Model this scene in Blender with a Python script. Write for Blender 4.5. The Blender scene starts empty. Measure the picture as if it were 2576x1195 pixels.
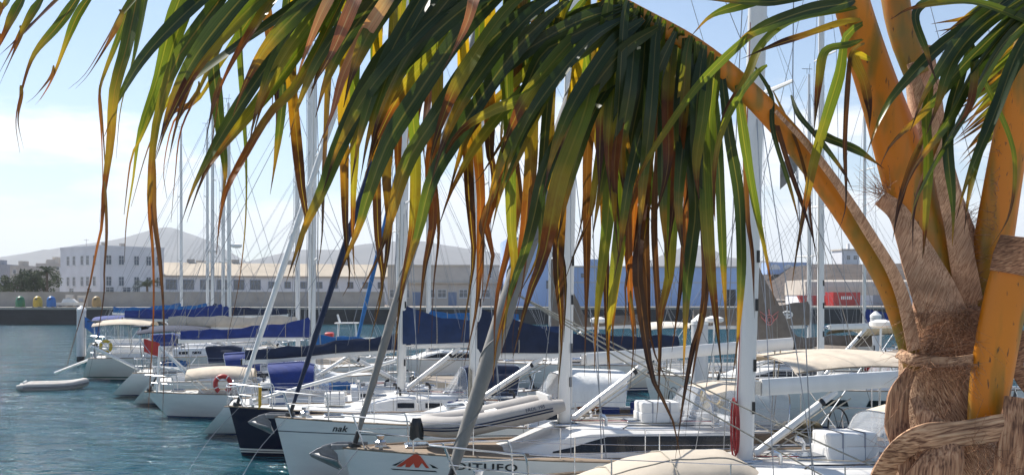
import bpy, bmesh, math, random
from mathutils import Vector, Matrix, noise as mnoise
random.seed(7)
R = math.radians
S = bpy.context.scene
# ------------------------------------------------------------------ camera, world, sun, exposure
HC, F, XC, YH = 4.6, 2576.0, 1288.0, 745.0        # eye height over the water, focal length and horizon in 2576 x 1195 picture units
cam_d = bpy.data.cameras.new('camera'); cam = bpy.data.objects.new('camera', cam_d)
S.collection.objects.link(cam); S.camera = cam
cam.location = (0, 0, HC); cam.rotation_euler = (R(90), 0, 0)
cam_d.sensor_width = 36; cam_d.lens = 36; cam_d.shift_y = (YH-597.5)/2576
cam_d.clip_start = 0.1; cam_d.clip_end = 20000
SUN_AZ, SUN_EL = -48.0, 50.0                       # degrees left of the view axis, height
w = bpy.data.worlds.new('World'); S.world = w; w.use_nodes = True
nt = w.node_tree; nt.nodes.clear()
def N(t, kind, **k):
    n = t.nodes.new(kind)
    for a, b in k.items(): setattr(n, a, b)
    return n
sky = N(nt, 'ShaderNodeTexSky', sky_type='NISHITA', sun_disc=False)
sky.sun_elevation = R(SUN_EL); sky.sun_rotation = R(SUN_AZ); sky.air_density = 1.0; sky.dust_density = 0.25; sky.ozone_density = 2.2
tc = N(nt, 'ShaderNodeTexCoord')
sep = N(nt, 'ShaderNodeSeparateXYZ'); nt.links.new(tc.outputs['Generated'], sep.inputs[0])
mp = N(nt, 'ShaderNodeMapping'); mp.inputs['Scale'].default_value = (1.0, 1.0, 3.6)
nt.links.new(tc.outputs['Generated'], mp.inputs[0])
nz = N(nt, 'ShaderNodeTexNoise'); nz.inputs['Scale'].default_value = 4.6; nz.inputs['Detail'].default_value = 8; nz.inputs['Roughness'].default_value = 0.56
nt.links.new(mp.outputs[0], nz.inputs['Vector'])
band = N(nt, 'ShaderNodeMapRange'); band.inputs[1].default_value = 0.0; band.inputs[2].default_value = 0.26; band.inputs[3].default_value = 0.27; band.inputs[4].default_value = -0.16
nt.links.new(sep.outputs[2], band.inputs[0])
add = N(nt, 'ShaderNodeMath', operation='ADD'); nt.links.new(nz.outputs[0], add.inputs[0]); nt.links.new(band.outputs[0], add.inputs[1])
cr = N(nt, 'ShaderNodeMapRange', interpolation_type='SMOOTHSTEP'); cr.inputs[1].default_value = 0.52; cr.inputs[2].default_value = 0.66; cr.inputs[4].default_value = 0.85
nt.links.new(add.outputs[0], cr.inputs[0])
mixc = N(nt, 'ShaderNodeMix', data_type='RGBA'); nt.links.new(cr.outputs[0], mixc.inputs['Factor'])
nt.links.new(sky.outputs[0], mixc.inputs['A']); mixc.inputs['B'].default_value = (8.6, 8.7, 8.9, 1)
bg = N(nt, 'ShaderNodeBackground'); bg.inputs[1].default_value = 0.078
nt.links.new(mixc.outputs['Result'], bg.inputs[0])
wo = N(nt, 'ShaderNodeOutputWorld'); nt.links.new(bg.outputs[0], wo.inputs[0])
sd = bpy.data.lights.new('sun', 'SUN'); sd.energy = 4.2; sd.angle = R(0.55); sd.color = (1, 0.95, 0.87)
so = bpy.data.objects.new('sun', sd); S.collection.objects.link(so)
sv = Vector((math.sin(R(SUN_AZ))*math.cos(R(SUN_EL)), math.cos(R(SUN_AZ))*math.cos(R(SUN_EL)), math.sin(R(SUN_EL))))
so.rotation_euler = sv.to_track_quat('Z', 'Y').to_euler(); so.location = (-60, 60, 90)
S.view_settings.view_transform = 'Standard'; S.view_settings.look = 'None'; S.view_settings.gamma = 1; S.view_settings.exposure = 0.95
S.cycles.use_denoising = True; S.cycles.max_bounces = 8; S.cycles.transparent_max_bounces = 16
S.cycles.sample_clamp_indirect = 6

def P(x, y, d):                                    # picture unit + distance along the view -> a point in the place
    return Vector(((x-XC)/F*d, d, HC+(YH-y)/F*d))
# ------------------------------------------------------------------ materials
M = {}
def mat(name, col, rough=0.5, metal=0.0, var=0.12, nscale=3.0, bump=0.0, bscale=40.0, spec=0.5, stretch=(1,1,1), col2=None, coat=0.0):
    if name in M: return M[name]
    m = bpy.data.materials.new(name); m.use_nodes = True; t = m.node_tree; b = t.nodes['Principled BSDF']
    c = N(t, 'ShaderNodeTexCoord'); mpp = N(t, 'ShaderNodeMapping'); mpp.inputs['Scale'].default_value = stretch
    t.links.new(c.outputs['Object'], mpp.inputs[0])
    n = N(t, 'ShaderNodeTexNoise'); n.inputs['Scale'].default_value = nscale; n.inputs['Detail'].default_value = 6; n.inputs['Roughness'].default_value = 0.6
    t.links.new(mpp.outputs[0], n.inputs['Vector'])
    mx = N(t, 'ShaderNodeMix', data_type='RGBA')
    if col2 is None: col2 = tuple(max(0, x*(1-2.2*var)) for x in col)
    mx.inputs['A'].default_value = (*col, 1); mx.inputs['B'].default_value = (*col2, 1)
    rr = N(t, 'ShaderNodeMapRange'); rr.inputs[1].default_value = 0.38; rr.inputs[2].default_value = 0.72
    t.links.new(n.outputs[0], rr.inputs[0]); t.links.new(rr.outputs[0], mx.inputs['Factor'])
    t.links.new(mx.outputs['Result'], b.inputs['Base Color'])
    b.inputs['Roughness'].default_value = rough; b.inputs['Metallic'].default_value = metal; b.inputs['Specular IOR Level'].default_value = spec
    b.inputs['Coat Weight'].default_value = coat
    if bump:
        n2 = N(t, 'ShaderNodeTexNoise'); n2.inputs['Scale'].default_value = bscale; n2.inputs['Detail'].default_value = 5
        t.links.new(mpp.outputs[0], n2.inputs['Vector'])
        bp = N(t, 'ShaderNodeBump'); bp.inputs['Strength'].default_value = bump; bp.inputs['Distance'].default_value = 0.02
        t.links.new(n2.outputs[0], bp.inputs['Height']); t.links.new(bp.outputs[0], b.inputs['Normal'])
    M[name] = m; return m
def glassy(name, col, alpha=0.35, rough=0.1):
    m = mat(name, col, rough); t = m.node_tree; t.nodes['Principled BSDF'].inputs['Alpha'].default_value = alpha; return m
def hull_mat(name, col, stripe, z0, z1, boot=(0.03,0.05,0.12), gap=None):
    if name in M: return M[name]
    m = mat(name, col, 0.22, 0, 0.05, 1.6, stretch=(0.5,0.5,2.5), coat=0.3); t = m.node_tree; b = t.nodes['Principled BSDF']
    base = b.inputs['Base Color'].links[0].from_socket
    c = N(t, 'ShaderNodeTexCoord'); s = N(t, 'ShaderNodeSeparateXYZ'); t.links.new(c.outputs['Object'], s.inputs[0])
    def band(a, e, prev, colr):
        g = N(t, 'ShaderNodeMath', operation='GREATER_THAN'); g.inputs[1].default_value = a; t.links.new(s.outputs[2], g.inputs[0])
        l = N(t, 'ShaderNodeMath', operation='LESS_THAN'); l.inputs[1].default_value = e; t.links.new(s.outputs[2], l.inputs[0])
        u = N(t, 'ShaderNodeMath', operation='MULTIPLY'); t.links.new(g.outputs[0], u.inputs[0]); t.links.new(l.outputs[0], u.inputs[1])
        x = N(t, 'ShaderNodeMix', data_type='RGBA'); t.links.new(u.outputs[0], x.inputs['Factor']); t.links.new(prev, x.inputs['A']); x.inputs['B'].default_value = (*colr, 1)
        return x.outputs['Result']
    o = band(z0, z1, base, stripe)
    if gap: o = band(gap[0], gap[1], o, stripe)
    o = band(-2, 0.05, o, boot)
    t.links.new(o, b.inputs['Base Color']); M[name] = m; return m
mat('gelcoat', (0.77,0.745,0.70), 0.28, 0, 0.05, 2.0, coat=0.3)
mat('deck_nonslip', (0.62,0.62,0.60), 0.6, 0, 0.08, 3.0, 0.15, 150)
mat('roof_grey', (0.60,0.62,0.64), 0.45, 0, 0.06, 3.0)
mat('teak', (0.30,0.22,0.15), 0.7, 0, 0.2, 2.0, 0.3, 30, stretch=(0.3,14,1))
mat('mast_alu', (0.70,0.69,0.67), 0.35, 0.25, 0.06, 3.0, stretch=(1,1,0.2))
mat('mast_white', (0.78,0.76,0.725), 0.3, 0, 0.05, 3.0, stretch=(1,1,0.2))
mat('steel', (0.62,0.63,0.65), 0.25, 1.0, 0.05)
mat('wire', (0.30,0.30,0.31), 0.4, 0.6, 0.1)
mat('rope', (0.42,0.38,0.31), 0.9, 0, 0.2, 30, 0.4, 120)
mat('rope_red', (0.40,0.05,0.05), 0.9, 0, 0.2, 30, 0.4, 120)
mat('black', (0.015,0.015,0.017), 0.4, 0, 0.1)
mat('dark_window', (0.012,0.013,0.016), 0.12, 0, 0.1, spec=0.45)
mat('hatch_glass', (0.03,0.05,0.08), 0.08, 0, 0.1, spec=0.7)
mat('cloth_navy', (0.012,0.022,0.058), 0.85, 0, 0.15, 3, 0.5, 9)
mat('cloth_blue_dark', (0.014,0.035,0.105), 0.85, 0, 0.15, 3, 0.5, 9)
mat('cloth_royal', (0.012,0.035,0.20), 0.8, 0, 0.15, 3, 0.5, 9)
mat('cloth_bright_blue', (0.012,0.13,0.36), 0.8, 0, 0.15, 3, 0.5, 9)
mat('cloth_taupe', (0.20,0.165,0.135), 0.9, 0, 0.12, 3, 0.4, 9)
mat('cloth_beige', (0.60,0.51,0.40), 0.9, 0, 0.1, 3, 0.4, 8)
mat('cloth_cream', (0.68,0.62,0.52), 0.85, 0, 0.08, 3, 0.4, 7)
mat('sail_white', (0.72,0.72,0.70), 0.8, 0, 0.08, 3, 0.5, 12, stretch=(1,1,0.4))
mat('sail_grey', (0.25,0.235,0.215), 0.85, 0, 0.12, 4, 0.5, 12, stretch=(1,1,0.5))
mat('cloth_brown', (0.11,0.09,0.05), 0.9, 0, 0.1)
mat('orange', (0.65,0.18,0.02), 0.6, 0, 0.12); mat('yellow', (0.66,0.42,0.03), 0.6, 0, 0.12)
mat('red', (0.50,0.03,0.025), 0.5, 0, 0.12); mat('logo_red', (0.60,0.07,0.03), 0.4, 0, 0.04); mat('logo_pink', (0.62,0.22,0.20), 0.7, 0, 0.05)
mat('rubber_grey', (0.42,0.39,0.36), 0.7, 0, 0.08, 3, 0.15, 30)
mat('cover_tan', (0.52,0.45,0.36), 0.85, 0, 0.06, 2, 0.5, 4)
mat('plastic_white', (0.80,0.78,0.745), 0.35, 0, 0.03)
mat('galvanised', (0.26,0.26,0.26), 0.55, 0.3, 0.15, 8)
mat('green', (0.02,0.16,0.07), 0.4, 0, 0.1); mat('bin_yellow', (0.55,0.36,0.03), 0.4, 0, 0.1); mat('bin_blue', (0.01,0.13,0.42), 0.4, 0, 0.1); mat('bin_ochre', (0.40,0.25,0.09), 0.5, 0, 0.1)
glassy('clear_vinyl', (0.55,0.57,0.60), 0.38, 0.12)
# ------------------------------------------------------------------ mesh helpers
class MB:
    def __init__(s): s.v = []; s.f = []; s.uv = {}; s.mi = []
    def vs(s, pts):
        i = len(s.v); s.v += [tuple(p) for p in pts]; return i
    def face(s, idx): s.f.append(tuple(idx))
    def box(s, c, d, rz=0.0, bev=0.0):
        c = Vector(c); hx, hy, hz = d[0]/2, d[1]/2, d[2]/2; m = Matrix.Rotation(rz, 3, 'Z')
        b = min(bev, hx*0.9, hy*0.9, hz*0.9)
        if b <= 0:
            i = s.vs([c+m@Vector((sx*hx, sy*hy, sz*hz)) for sz in (-1,1) for sx, sy in ((-1,-1),(1,-1),(1,1),(-1,1))])
            for q in ((3,2,1,0),(4,5,6,7),(0,1,5,4),(1,2,6,5),(2,3,7,6),(3,0,4,7)): s.face([i+k for k in q])
        else:
            rings = []
            for z, ins in ((-hz,b),(-hz+b,0),(hz-b,0),(hz,b)):
                r = []
                for sx, sy in ((-1,-1),(1,-1),(1,1),(-1,1)):
                    for k in (0,1):
                        e = (sx*sy > 0) ^ bool(k)
                        r.append(c+m@Vector((sx*(hx-ins-(0 if e else b)) if True else 0, sy*(hy-ins-(b if e else 0)), z)))
                rings.append(r)
            s.loft(rings, True, True)
        return s
    def loft(s, rings, closed=True, caps=False):
        n = len(rings[0]); st = [s.vs(r) for r in rings]
        for a, b in zip(st, st[1:]):
            for j in range(n if closed else n-1):
                k = (j+1) % n; s.face((a+j, a+k, b+k, b+j))
        if caps:
            s.face([st[0]+j for j in reversed(range(n))]); s.face([st[-1]+j for j in range(n)])
        return s
    def tube(s, pts, r, n=6, caps=True, flat=1.0, up=None):
        pts = [Vector(p) for p in pts]; rs = r if isinstance(r, (list, tuple)) else [r]*len(pts)
        rings = []; prev = None
        for i, p in enumerate(pts):
            a = pts[max(0, i-1)]; b = pts[min(len(pts)-1, i+1)]; t = (b-a)
            t = t.normalized() if t.length > 1e-9 else Vector((0,0,1))
            if prev is None:
                u = Vector(up) if up else (Vector((0,0,1)) if abs(t.z) < 0.9 else Vector((1,0,0)))
            else: u = prev
            u = (u-t*u.dot(t)).normalized(); prev = u; q = t.cross(u)
            rings.append([p+u*math.cos(2*math.pi*j/n)*rs[i]+q*math.sin(2*math.pi*j/n)*rs[i]*flat for j in range(n)])
        return s.loft(rings, True, caps)
    def prism(s, poly, thick):                       # polygon of 3d points, pushed along a vector
        n = len(poly); th = Vector(thick); a = s.vs(poly); b = s.vs([Vector(p)+th for p in poly])
        s.face([a+j for j in reversed(range(n))]); s.face([b+j for j in range(n)])
        for j in range(n): k = (j+1) % n; s.face((a+j, a+k, b+k, b+j))
        return s
    def grid(s, rows): return s.loft(rows, False, False)
    def mesh(s, name, m, smooth=False, fix=True):
        me = bpy.data.meshes.new(name); me.from_pydata(s.v, [], s.f); 
        if fix:
            bm = bmesh.new(); bm.from_mesh(me); bmesh.ops.recalc_face_normals(bm, faces=bm.faces); bm.to_mesh(me); bm.free()
        me.materials.append(M[m] if isinstance(m, str) else m)
        if smooth:
            me.polygons.foreach_set('use_smooth', [True]*len(me.polygons))
            if smooth != 'all':
                try: me.set_sharp_from_angle(angle=R(40))
                except Exception: pass
        me.update(); return me
    def build(s, name, m, parent=None, smooth=False, fix=True): return obj(name, s.mesh(name, m, smooth, fix), parent)
def rbox(name, c, d, b, m, parent, seg=3):
    bm = bmesh.new(); bmesh.ops.create_cube(bm, size=1.0)
    for v in bm.verts: v.co = Vector((v.co.x*d[0]+c[0], v.co.y*d[1]+c[1], v.co.z*d[2]+c[2]))
    bmesh.ops.bevel(bm, geom=bm.edges[:], offset=b, segments=seg, profile=0.6, affect='EDGES')
    me = bpy.data.meshes.new(name); bm.to_mesh(me); bm.free(); me.materials.append(M[m]); me.polygons.foreach_set('use_smooth', [True]*len(me.polygons)); return obj(name, me, parent)
def obj(name, me, parent=None):
    o = bpy.data.objects.new(name, me); S.collection.objects.link(o)
    if parent: o.parent = parent
    return o
def tag(o, label=None, cat=None, group=None, kind=None):
    for k, v in (('label',label),('category',cat),('group',group),('kind',kind)):
        if v: o[k] = v
    return o
def thing(name, label, cat, loc=(0,0,0), rz=0.0, group=None):
    o = bpy.data.objects.new(name, None); S.collection.objects.link(o); o.empty_display_size = 0.3
    o.location = loc; o.rotation_euler = (0,0,rz); return tag(o, label, cat, group)
def struct(o): o['kind'] = 'structure'; return o
def smooth01(x): x = max(0, min(1, x)); return x*x*(3-2*x)
def lerp(a, b, t): return a+(b-a)*t
def pw(tab, s):
    for (a, x), (b, y) in zip(tab, tab[1:]):
        if s <= b: return lerp(x, y, (s-a)/(b-a))
    return tab[-1][1]
def crom(pts, n):
    pts = [Vector(p) for p in pts]; q = [2*pts[0]-pts[1]]+pts+[2*pts[-1]-pts[-2]]
    L = [0]
    for a, b in zip(pts, pts[1:]): L.append(L[-1]+(b-a).length)
    out = []
    for i in range(n):
        t = L[-1]*i/(n-1); k = 0
        while k < len(L)-2 and t > L[k+1]: k += 1
        u = (t-L[k])/max(1e-9, L[k+1]-L[k]); a, b, c, d = q[k:k+4]
        out.append(0.5*((2*b)+(c-a)*u+(2*a-5*b+4*c-d)*u*u+(3*b-a-3*c+d)*u**3))
    return out
# ------------------------------------------------------------------ setting: sea, land, quay, mountains
m = bpy.data.materials.new('sea'); m.use_nodes = True; t = m.node_tree; b = t.nodes['Principled BSDF']; M['sea'] = m
b.inputs['Base Color'].default_value = (0.004, 0.072, 0.10, 1); b.inputs['Roughness'].default_value = 0.07; b.inputs['IOR'].default_value = 1.33
c = N(t, 'ShaderNodeTexCoord'); prev = None
for sc_, st_, dist, stg in ((0.28, (0.55,1.0,1), 1.7, 1.0), (0.95, (0.55,1.0,1), 0.75, 1.0), (3.2, (0.7,1.1,1), 0.24, 1.0), (11.0, (0.9,1.1,1), 0.05, 1.0)):
    mpp = N(t, 'ShaderNodeMapping'); mpp.inputs['Scale'].default_value = st_; mpp.inputs['Rotation'].default_value = (0,0,R(6+4*sc_))
    t.links.new(c.outputs['Object'], mpp.inputs[0])
    n = N(t, 'ShaderNodeTexNoise'); n.inputs['Scale'].default_value = sc_; n.inputs['Detail'].default_value = 3; n.inputs['Distortion'].default_value = 0.6
    t.links.new(mpp.outputs[0], n.inputs['Vector'])
    bp = N(t, 'ShaderNodeBump'); bp.inputs['Strength'].default_value = stg; bp.inputs['Distance'].default_value = dist
    t.links.new(n.outputs[0], bp.inputs['Height'])
    if prev: t.links.new(prev.outputs[0], bp.inputs['Normal'])
    prev = bp
t.links.new(prev.outputs[0], b.inputs['Normal'])
mb = MB(); mb.face([mb.vs([(-3600,-300,0),(3600,-300,0),(3600,6600,0),(-3600,6600,0)])+k for k in range(4)])
struct(mb.build('sea', 'sea'))
mat('concrete', (0.36,0.33,0.30), 0.85, 0, 0.12, 0.35, 0.3, 8); mat('land', (0.25,0.20,0.16), 0.95, 0, 0.2, 0.05)
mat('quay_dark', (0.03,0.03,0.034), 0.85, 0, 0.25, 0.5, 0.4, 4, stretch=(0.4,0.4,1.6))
mat('paving', (0.34,0.31,0.27), 0.85, 0, 0.1, 1.5)
ZQ = 2.8
def qy(x): return 164 + (x+90)*0.055                # line of the far quay edge
xs = [-3400,-120,-90,-40,0,40,90,140,3400]
mb = MB(); mb.grid([[(x, qy(max(-200,min(200,x)))+(0.6 if r == 0 else 0), ZQ-0.02) for x in xs] if r == 0 else [(x, 6400, ZQ-0.02) for x in xs] for r in (0,1)])
struct(mb.build('land', 'land'))
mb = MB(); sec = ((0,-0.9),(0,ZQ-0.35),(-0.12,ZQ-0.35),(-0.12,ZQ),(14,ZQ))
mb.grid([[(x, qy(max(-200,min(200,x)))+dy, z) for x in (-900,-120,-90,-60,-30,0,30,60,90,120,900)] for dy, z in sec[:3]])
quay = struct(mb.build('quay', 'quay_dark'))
mb = MB(); mb.grid([[(x, qy(max(-200,min(200,x)))+dy, z) for x in (-900,-120,-60,0,60,120,900)] for dy, z in sec[2:]])
mb.build('quay_top', 'paving', quay)
# near quay under the palm and the photographer
mb = MB(); mb.box((0,-10.5,1.05), (60,36.0,3.9)); struct(mb.build('near_quay', 'paving'))
# parapet wall along the far quay
def wall_between(name, label, p0, p1, z0, z1, th, m_):
    a = Vector((p0[0],p0[1],z0)); bb = Vector((p1[0],p1[1],z0)); d = (bb-a); L = d.length
    o = thing(name, label, 'wall', (a+bb)/2, math.atan2(d.y, d.x))
    MB().box((0,0,(z1-z0)/2-0.06), (L, th, z1-z0-0.12)).build('wall_body', m_, o)
    MB().box((0,0,z1-z0-0.06), (L, th+0.12, 0.12)).build('coping', 'paving', o)
    return o
wall_between('parapet_wall', 'long low beige concrete wall along the far quay below the white building', (-150,qy(-150)+9), (-22,qy(-22)+9), ZQ, ZQ+2.55, 0.4, 'concrete')
# mountains
def mountain(profile, d, depth, m_, seed, step=20):
    rnd = random.Random(seed); pts = [P(x, y, d) for x, y in profile]
    x0, x1 = pts[0].x, pts[-1].x; nx = 130; tab = [(p.x, p.z) for p in pts]; rows = []
    for j in range(15):
        v = j/10.0; row = []
        for i in range(nx+1):
            x = lerp(x0, x1, i/nx); h = pw(tab, x)
            k = max(0.0, 1-v) if v <= 1 else 1-(v-1)
            if j <= 10: hh = h*(v**1.15); y = d-depth*(1-v)
            else: hh = h*(1-(v-1)*1.4); y = d+depth*(v-1)
            g = mnoise.fractal(Vector((x*0.004+seed, y*0.004, 0)), 1.0, 2.1, 6)
            hh += g*h*0.22*(math.sin(math.pi*min(1, v)) if v < 1 else 0) + mnoise.noise(Vector((x*0.02, seed, 0)))*h*0.012
            row.append((x, y, max(hh, 0)+ZQ-0.6))
        rows.append(row)
    mb = MB(); mb.grid(rows); return struct(mb.build('mountain', m_, None, True))
mat('mountain', (0.09,0.07,0.065), 1.0, 0, 0.3, 0.006)
mountain([(-900,700),(-500,690),(-200,672),(0,648),(80,636),(180,620),(300,603),(350,590),(385,580),(405,574),(422,571),(440,577),(480,590),(540,612),(620,660),(760,690),(900,710)], 4200, 1500, 'mountain', 3)
mountain([(500,705),(580,670),(640,655),(700,640),(760,630),(860,630),(900,618),(960,611),(1010,608),(1060,608),(1130,620),(1200,630),(1300,645),(1420,668),(1560,700)], 4000, 1300, 'mountain', 8)
mountain([(1400,712),(1560,680),(1640,655),(1690,634),(1720,622),(1748,618),(1780,623),(1830,648),(1900,655),(1990,665),(2100,672),(2300,690),(2500,705)], 3600, 1200, 'mountain', 14)
mountain([(2000,705),(2060,690),(2100,672),(2130,666),(2160,668),(2210,690),(2300,705),(2800,700),(3300,715)], 3400, 900, 'mountain', 21)
# haze
m = bpy.data.materials.new('haze'); m.use_nodes = True; t = m.node_tree; t.nodes.clear()
vo = N(t, 'ShaderNodeVolumePrincipled'); vo.inputs['Color'].default_value = (0.88,0.94,1.0,1); vo.inputs['Density'].default_value = 0.00021; vo.inputs['Anisotropy'].default_value = 0.15
ou = N(t, 'ShaderNodeOutputMaterial'); t.links.new(vo.outputs[0], ou.inputs['Volume']); M['haze'] = m
mb = MB(); mb.box((0,3150,199), (7400,7100,402)); hz = mb.build('haze', 'haze'); tag(hz, kind='stuff')
# ------------------------------------------------------------------ buildings
mat('wall_white', (0.72,0.73,0.76), 0.85, 0, 0.06, 0.3, 0.1, 6); mat('wall_blue', (0.34,0.47,0.74), 0.7, 0, 0.08, 0.12, stretch=(1,1,0.4)); mat('wall_cream', (0.56,0.50,0.43), 0.85, 0, 0.08, 0.3)
mat('roof_sand', (0.52,0.44,0.34), 0.8, 0, 0.1, 0.2); mat('pane', (0.09,0.11,0.13), 0.1, 0, 0.1, spec=0.6); mat('frame_white', (0.66,0.67,0.68), 0.5, 0, 0.05); mat('frame_blue', (0.14,0.20,0.32), 0.5, 0, 0.05)
mat('lava', (0.075,0.055,0.045), 0.95, 0, 0.3, 0.2); mat('house_pale', (0.50,0.46,0.42), 0.9, 0, 0.1, 0.2); mat('house_grey', (0.33,0.34,0.38), 0.9, 0, 0.1, 0.2)
def block(parent, name, x0, x1, y0, y1, z0, z1, m_):
    return MB().box(((x0+x1)/2,(y0+y1)/2,(z0+z1)/2), (x1-x0,y1-y0,z1-z0)).build(name, m_, parent)
def window(parent, axis, at, pos, z, w_, h_, fm='frame_white', pm='pane', bars=1, sill=True):
    """axis 'x': wall runs along x at y=at facing -y;  axis 'y': wall runs along y at x=at facing -x."""
    def bx(a0, a1, z0, z1, o0, o1):
        if axis == 'x': return ((a0+a1)/2, at-(o0+o1)/2, (z0+z1)/2), (a1-a0, o1-o0, z1-z0)
        return (at-(o0+o1)/2, (a0+a1)/2, (z0+z1)/2), (o1-o0, a1-a0, z1-z0)
    mb = MB(); f = 0.09
    for q in ((pos-w_/2-f, pos-w_/2, z-f, z+h_+f), (pos+w_/2, pos+w_/2+f, z-f, z+h_+f), (pos-w_/2, pos+w_/2, z-f, z), (pos-w_/2, pos+w_/2, z+h_, z+h_+f)):
        mb.box(*bx(*q, -0.02, 0.08))
    for k in range(bars):
        xx = pos-w_/2+w_*(k+1)/(bars+1); mb.box(*bx(xx-0.03, xx+0.03, z, z+h_, 0.015, 0.06))
    mb.box(*bx(pos-w_/2, pos+w_/2, z+h_*0.62, z+h_*0.62+0.05, 0.016, 0.058))
    fr = mb.build('window', fm, parent)
    mb = MB(); mb.box(*bx(pos-w_/2, pos+w_/2, z, z+h_, -0.03, 0.012)); mb.build('pane', pm, fr)
    if sill:
        mb = MB(); mb.box(*bx(pos-w_/2-0.15, pos+w_/2+0.15, z-0.2, z-0.1, -0.02, 0.16)); mb.build('sill', fm, fr)
# three-storey white building: the near corner faces the camera
th = R(50); cz = P(251,617,196)
bw = thing('white_building', 'three-storey white cube building with small paired windows and flat roof', 'building', (cz.x, cz.y, ZQ), th)
HB = cz.z-ZQ; LR, LL = 13.6, 15.6
block(bw, 'wall', 0, LR, 0, LL, 0, HB-0.5, 'wall_white'); block(bw, 'parapet', -0.08, LR+0.08, -0.08, LL+0.08, HB-0.5, HB, 'wall_white')
for z in (HB-3.6, HB-7.7):
    for yy in (2.0, 4.6, 6.8, 10.0, 12.4): window(bw, 'y', 0, yy, z, 0.95, 1.7)
    for xx in (1.8, 4.4, 7.6, 10.2, 12.4): window(bw, 'x', 0, xx, z, 1.0, 1.7)
for yy in (4, 11): window(bw, 'y', 0, yy, 2.6, 1.6, 0.7, sill=False)
for xx in (2.0, 5.5): window(bw, 'x', 0, xx, 2.6, 1.6, 0.9, sill=False)
for (xx, yy, hh) in ((3,4,0.8),(9,8,1.0),(6,12,0.7)):
    MB().box((xx,yy,HB+hh/2-0.02), (0.8,0.7,hh)).build('roof_vent', 'concrete', bw)
mb = MB(); mb.tube([(2,9,HB-0.05),(2,9,HB+1.6)], 0.04); mb.tube([(1.5,9,HB+1.4),(2.5,9,HB+1.4)], 0.03); mb.build('antenna', 'wire', bw)
def arched(parent, xx, z, w_, h_):
    poly = [(xx-w_/2,-0.06,z),(xx+w_/2,-0.06,z)]+[(xx+w_/2*math.cos(a), -0.06, z+h_+w_/2*math.sin(a)) for a in [math.pi*k/8 for k in range(9)]]
    o = MB().prism(poly, (0,0.05,0)).build('arched_window', 'pane', parent)
    mb = MB()
    for xb in (-0.3,0,0.3): mb.box((xx+xb*w_,-0.09,z+h_/2), (0.06,0.04,h_))
    mb.box((xx,-0.092,z+h_), (w_,0.04,0.07)); mb.build('glazing_bar', 'frame_white', o)
arched(bw, 7.6, 2.4, 1.3, 1.6)
# long low building with a sand-coloured roof
a0 = P(405,735,206); a1 = P(985,735,222)
dd = (a1-a0); dd.z = 0
lb = thing('long_building', 'long low white building with sand coloured sloping roof and blue framed windows', 'building', (a0.x,a0.y,ZQ), math.atan2(dd.y,dd.x)); Ll = dd.length
block(lb, 'wall', 0, Ll, 0, 14, 0, 5.9, 'wall_white')
mb = MB(); prof = ((-0.6,5.75),(-0.6,6.0),(6.2,8.8),(8.4,8.8),(14.6,6.0),(14.6,5.75)); mb.loft([[(x,y,z) for y, z in prof] for x in (-0.3, Ll+0.3)], True, True); rf = mb.build('roof', 'roof_sand', lb)
for xx in (6, 15, 26, 38): MB().box((xx,6.9,9.1), (1.6,1.1,0.9)).build('roof_vent', 'house_pale', rf)
for k in range(14):
    xx = 2.0+k*3.3
    if xx > Ll-2: break
    if k < 6: window(lb, 'x', 0, xx, 3.2, 2.0, 1.9, 'frame_blue', 'pane', 2, False)
    else: window(lb, 'x', 0, xx, 3.5, 1.15, 1.25, 'frame_blue', 'pane', 1, False)
# cream flat-roofed building behind the quay middle
a0 = P(975,760,196); cb = thing('cream_building', 'flat roofed cream building with dark windows behind the middle masts', 'building', (a0.x,a0.y,ZQ), 0.03)
block(cb, 'wall', 0, 21.3, 0, 14, 0, 7.4, 'wall_cream'); block(cb, 'cornice', -0.15, 21.45, -0.15, 14.15, 7.4, 7.8, 'roof_sand'); block(cb, 'ledge', 2, 21.2, -0.7, 0.02, 4.2, 4.45, 'roof_sand')
for xx in (1.2, 3.3, 8.2, 10.4, 14.5, 18.8): window(cb, 'x', 0, xx, 1.6, 1.5, 1.4, 'frame_white', 'pane', 1)
for xx in (17.5, 19.6): window(cb, 'x', 0, xx, 5.3, 0.6, 0.9, 'frame_white', 'pane', 0)
for xx in (5.6, 12.4): block(cb, 'door', xx-0.8, xx+0.8, -0.07, 0.03, 0, 2.6, 'frame_blue')
# blue warehouse
a0 = P(1278,772,182); a1 = P(1902,772,186)
wh = thing('blue_warehouse', 'large pale blue harbour warehouse with a taller block at one end', 'building', (a0.x,a0.y,ZQ), math.atan2(a1.y-a0.y, a1.x-a0.x)); Lw = (a1-a0).length
hl = P(0,672,182).z-ZQ; ht = P(0,597,182).z-ZQ
block(wh, 'wall', 10.0, Lw, 0, 20, 0, hl, 'wall_blue'); block(wh, 'tall_block', 0.2, 10.0, -0.3, 20.2, 0, ht, 'wall_blue')
block(wh, 'roof_trim', 10.05, Lw+0.2, -0.2, 20.1, hl, hl+0.25, 'house_pale'); block(wh, 'roof_hut', 14.3, 18.2, 1, 5, hl+0.24, hl+1.5, 'wall_blue'); block(wh, 'chimney', 3.0, 4.6, 2, 4, ht-0.02, ht+0.9, 'house_grey')
for k in range(9): block(wh, 'panel_joint', 12.5+k*3.4, 12.58+k*3.4, -0.05, 0.01, 0.1, hl-0.1, 'house_grey')
block(wh, 'gutter_line', 10.3, Lw-0.1, -0.08, 0.02, 4.2, 4.32, 'house_pale')
for xx, zz, w_, h_ in ((2.6,10.6,1.6,0.9),(8.4,10.6,0.8,0.9),(13.5,5.2,0.7,0.6),(7.0,3.2,0.3,1.3),(26.5,6.6,0.5,0.5),(33,6.8,0.5,0.5)): window(wh, 'x', -0.3 if xx < 10 else 0, xx, zz, w_, h_, 'frame_blue', 'pane', 0, False)
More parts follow.
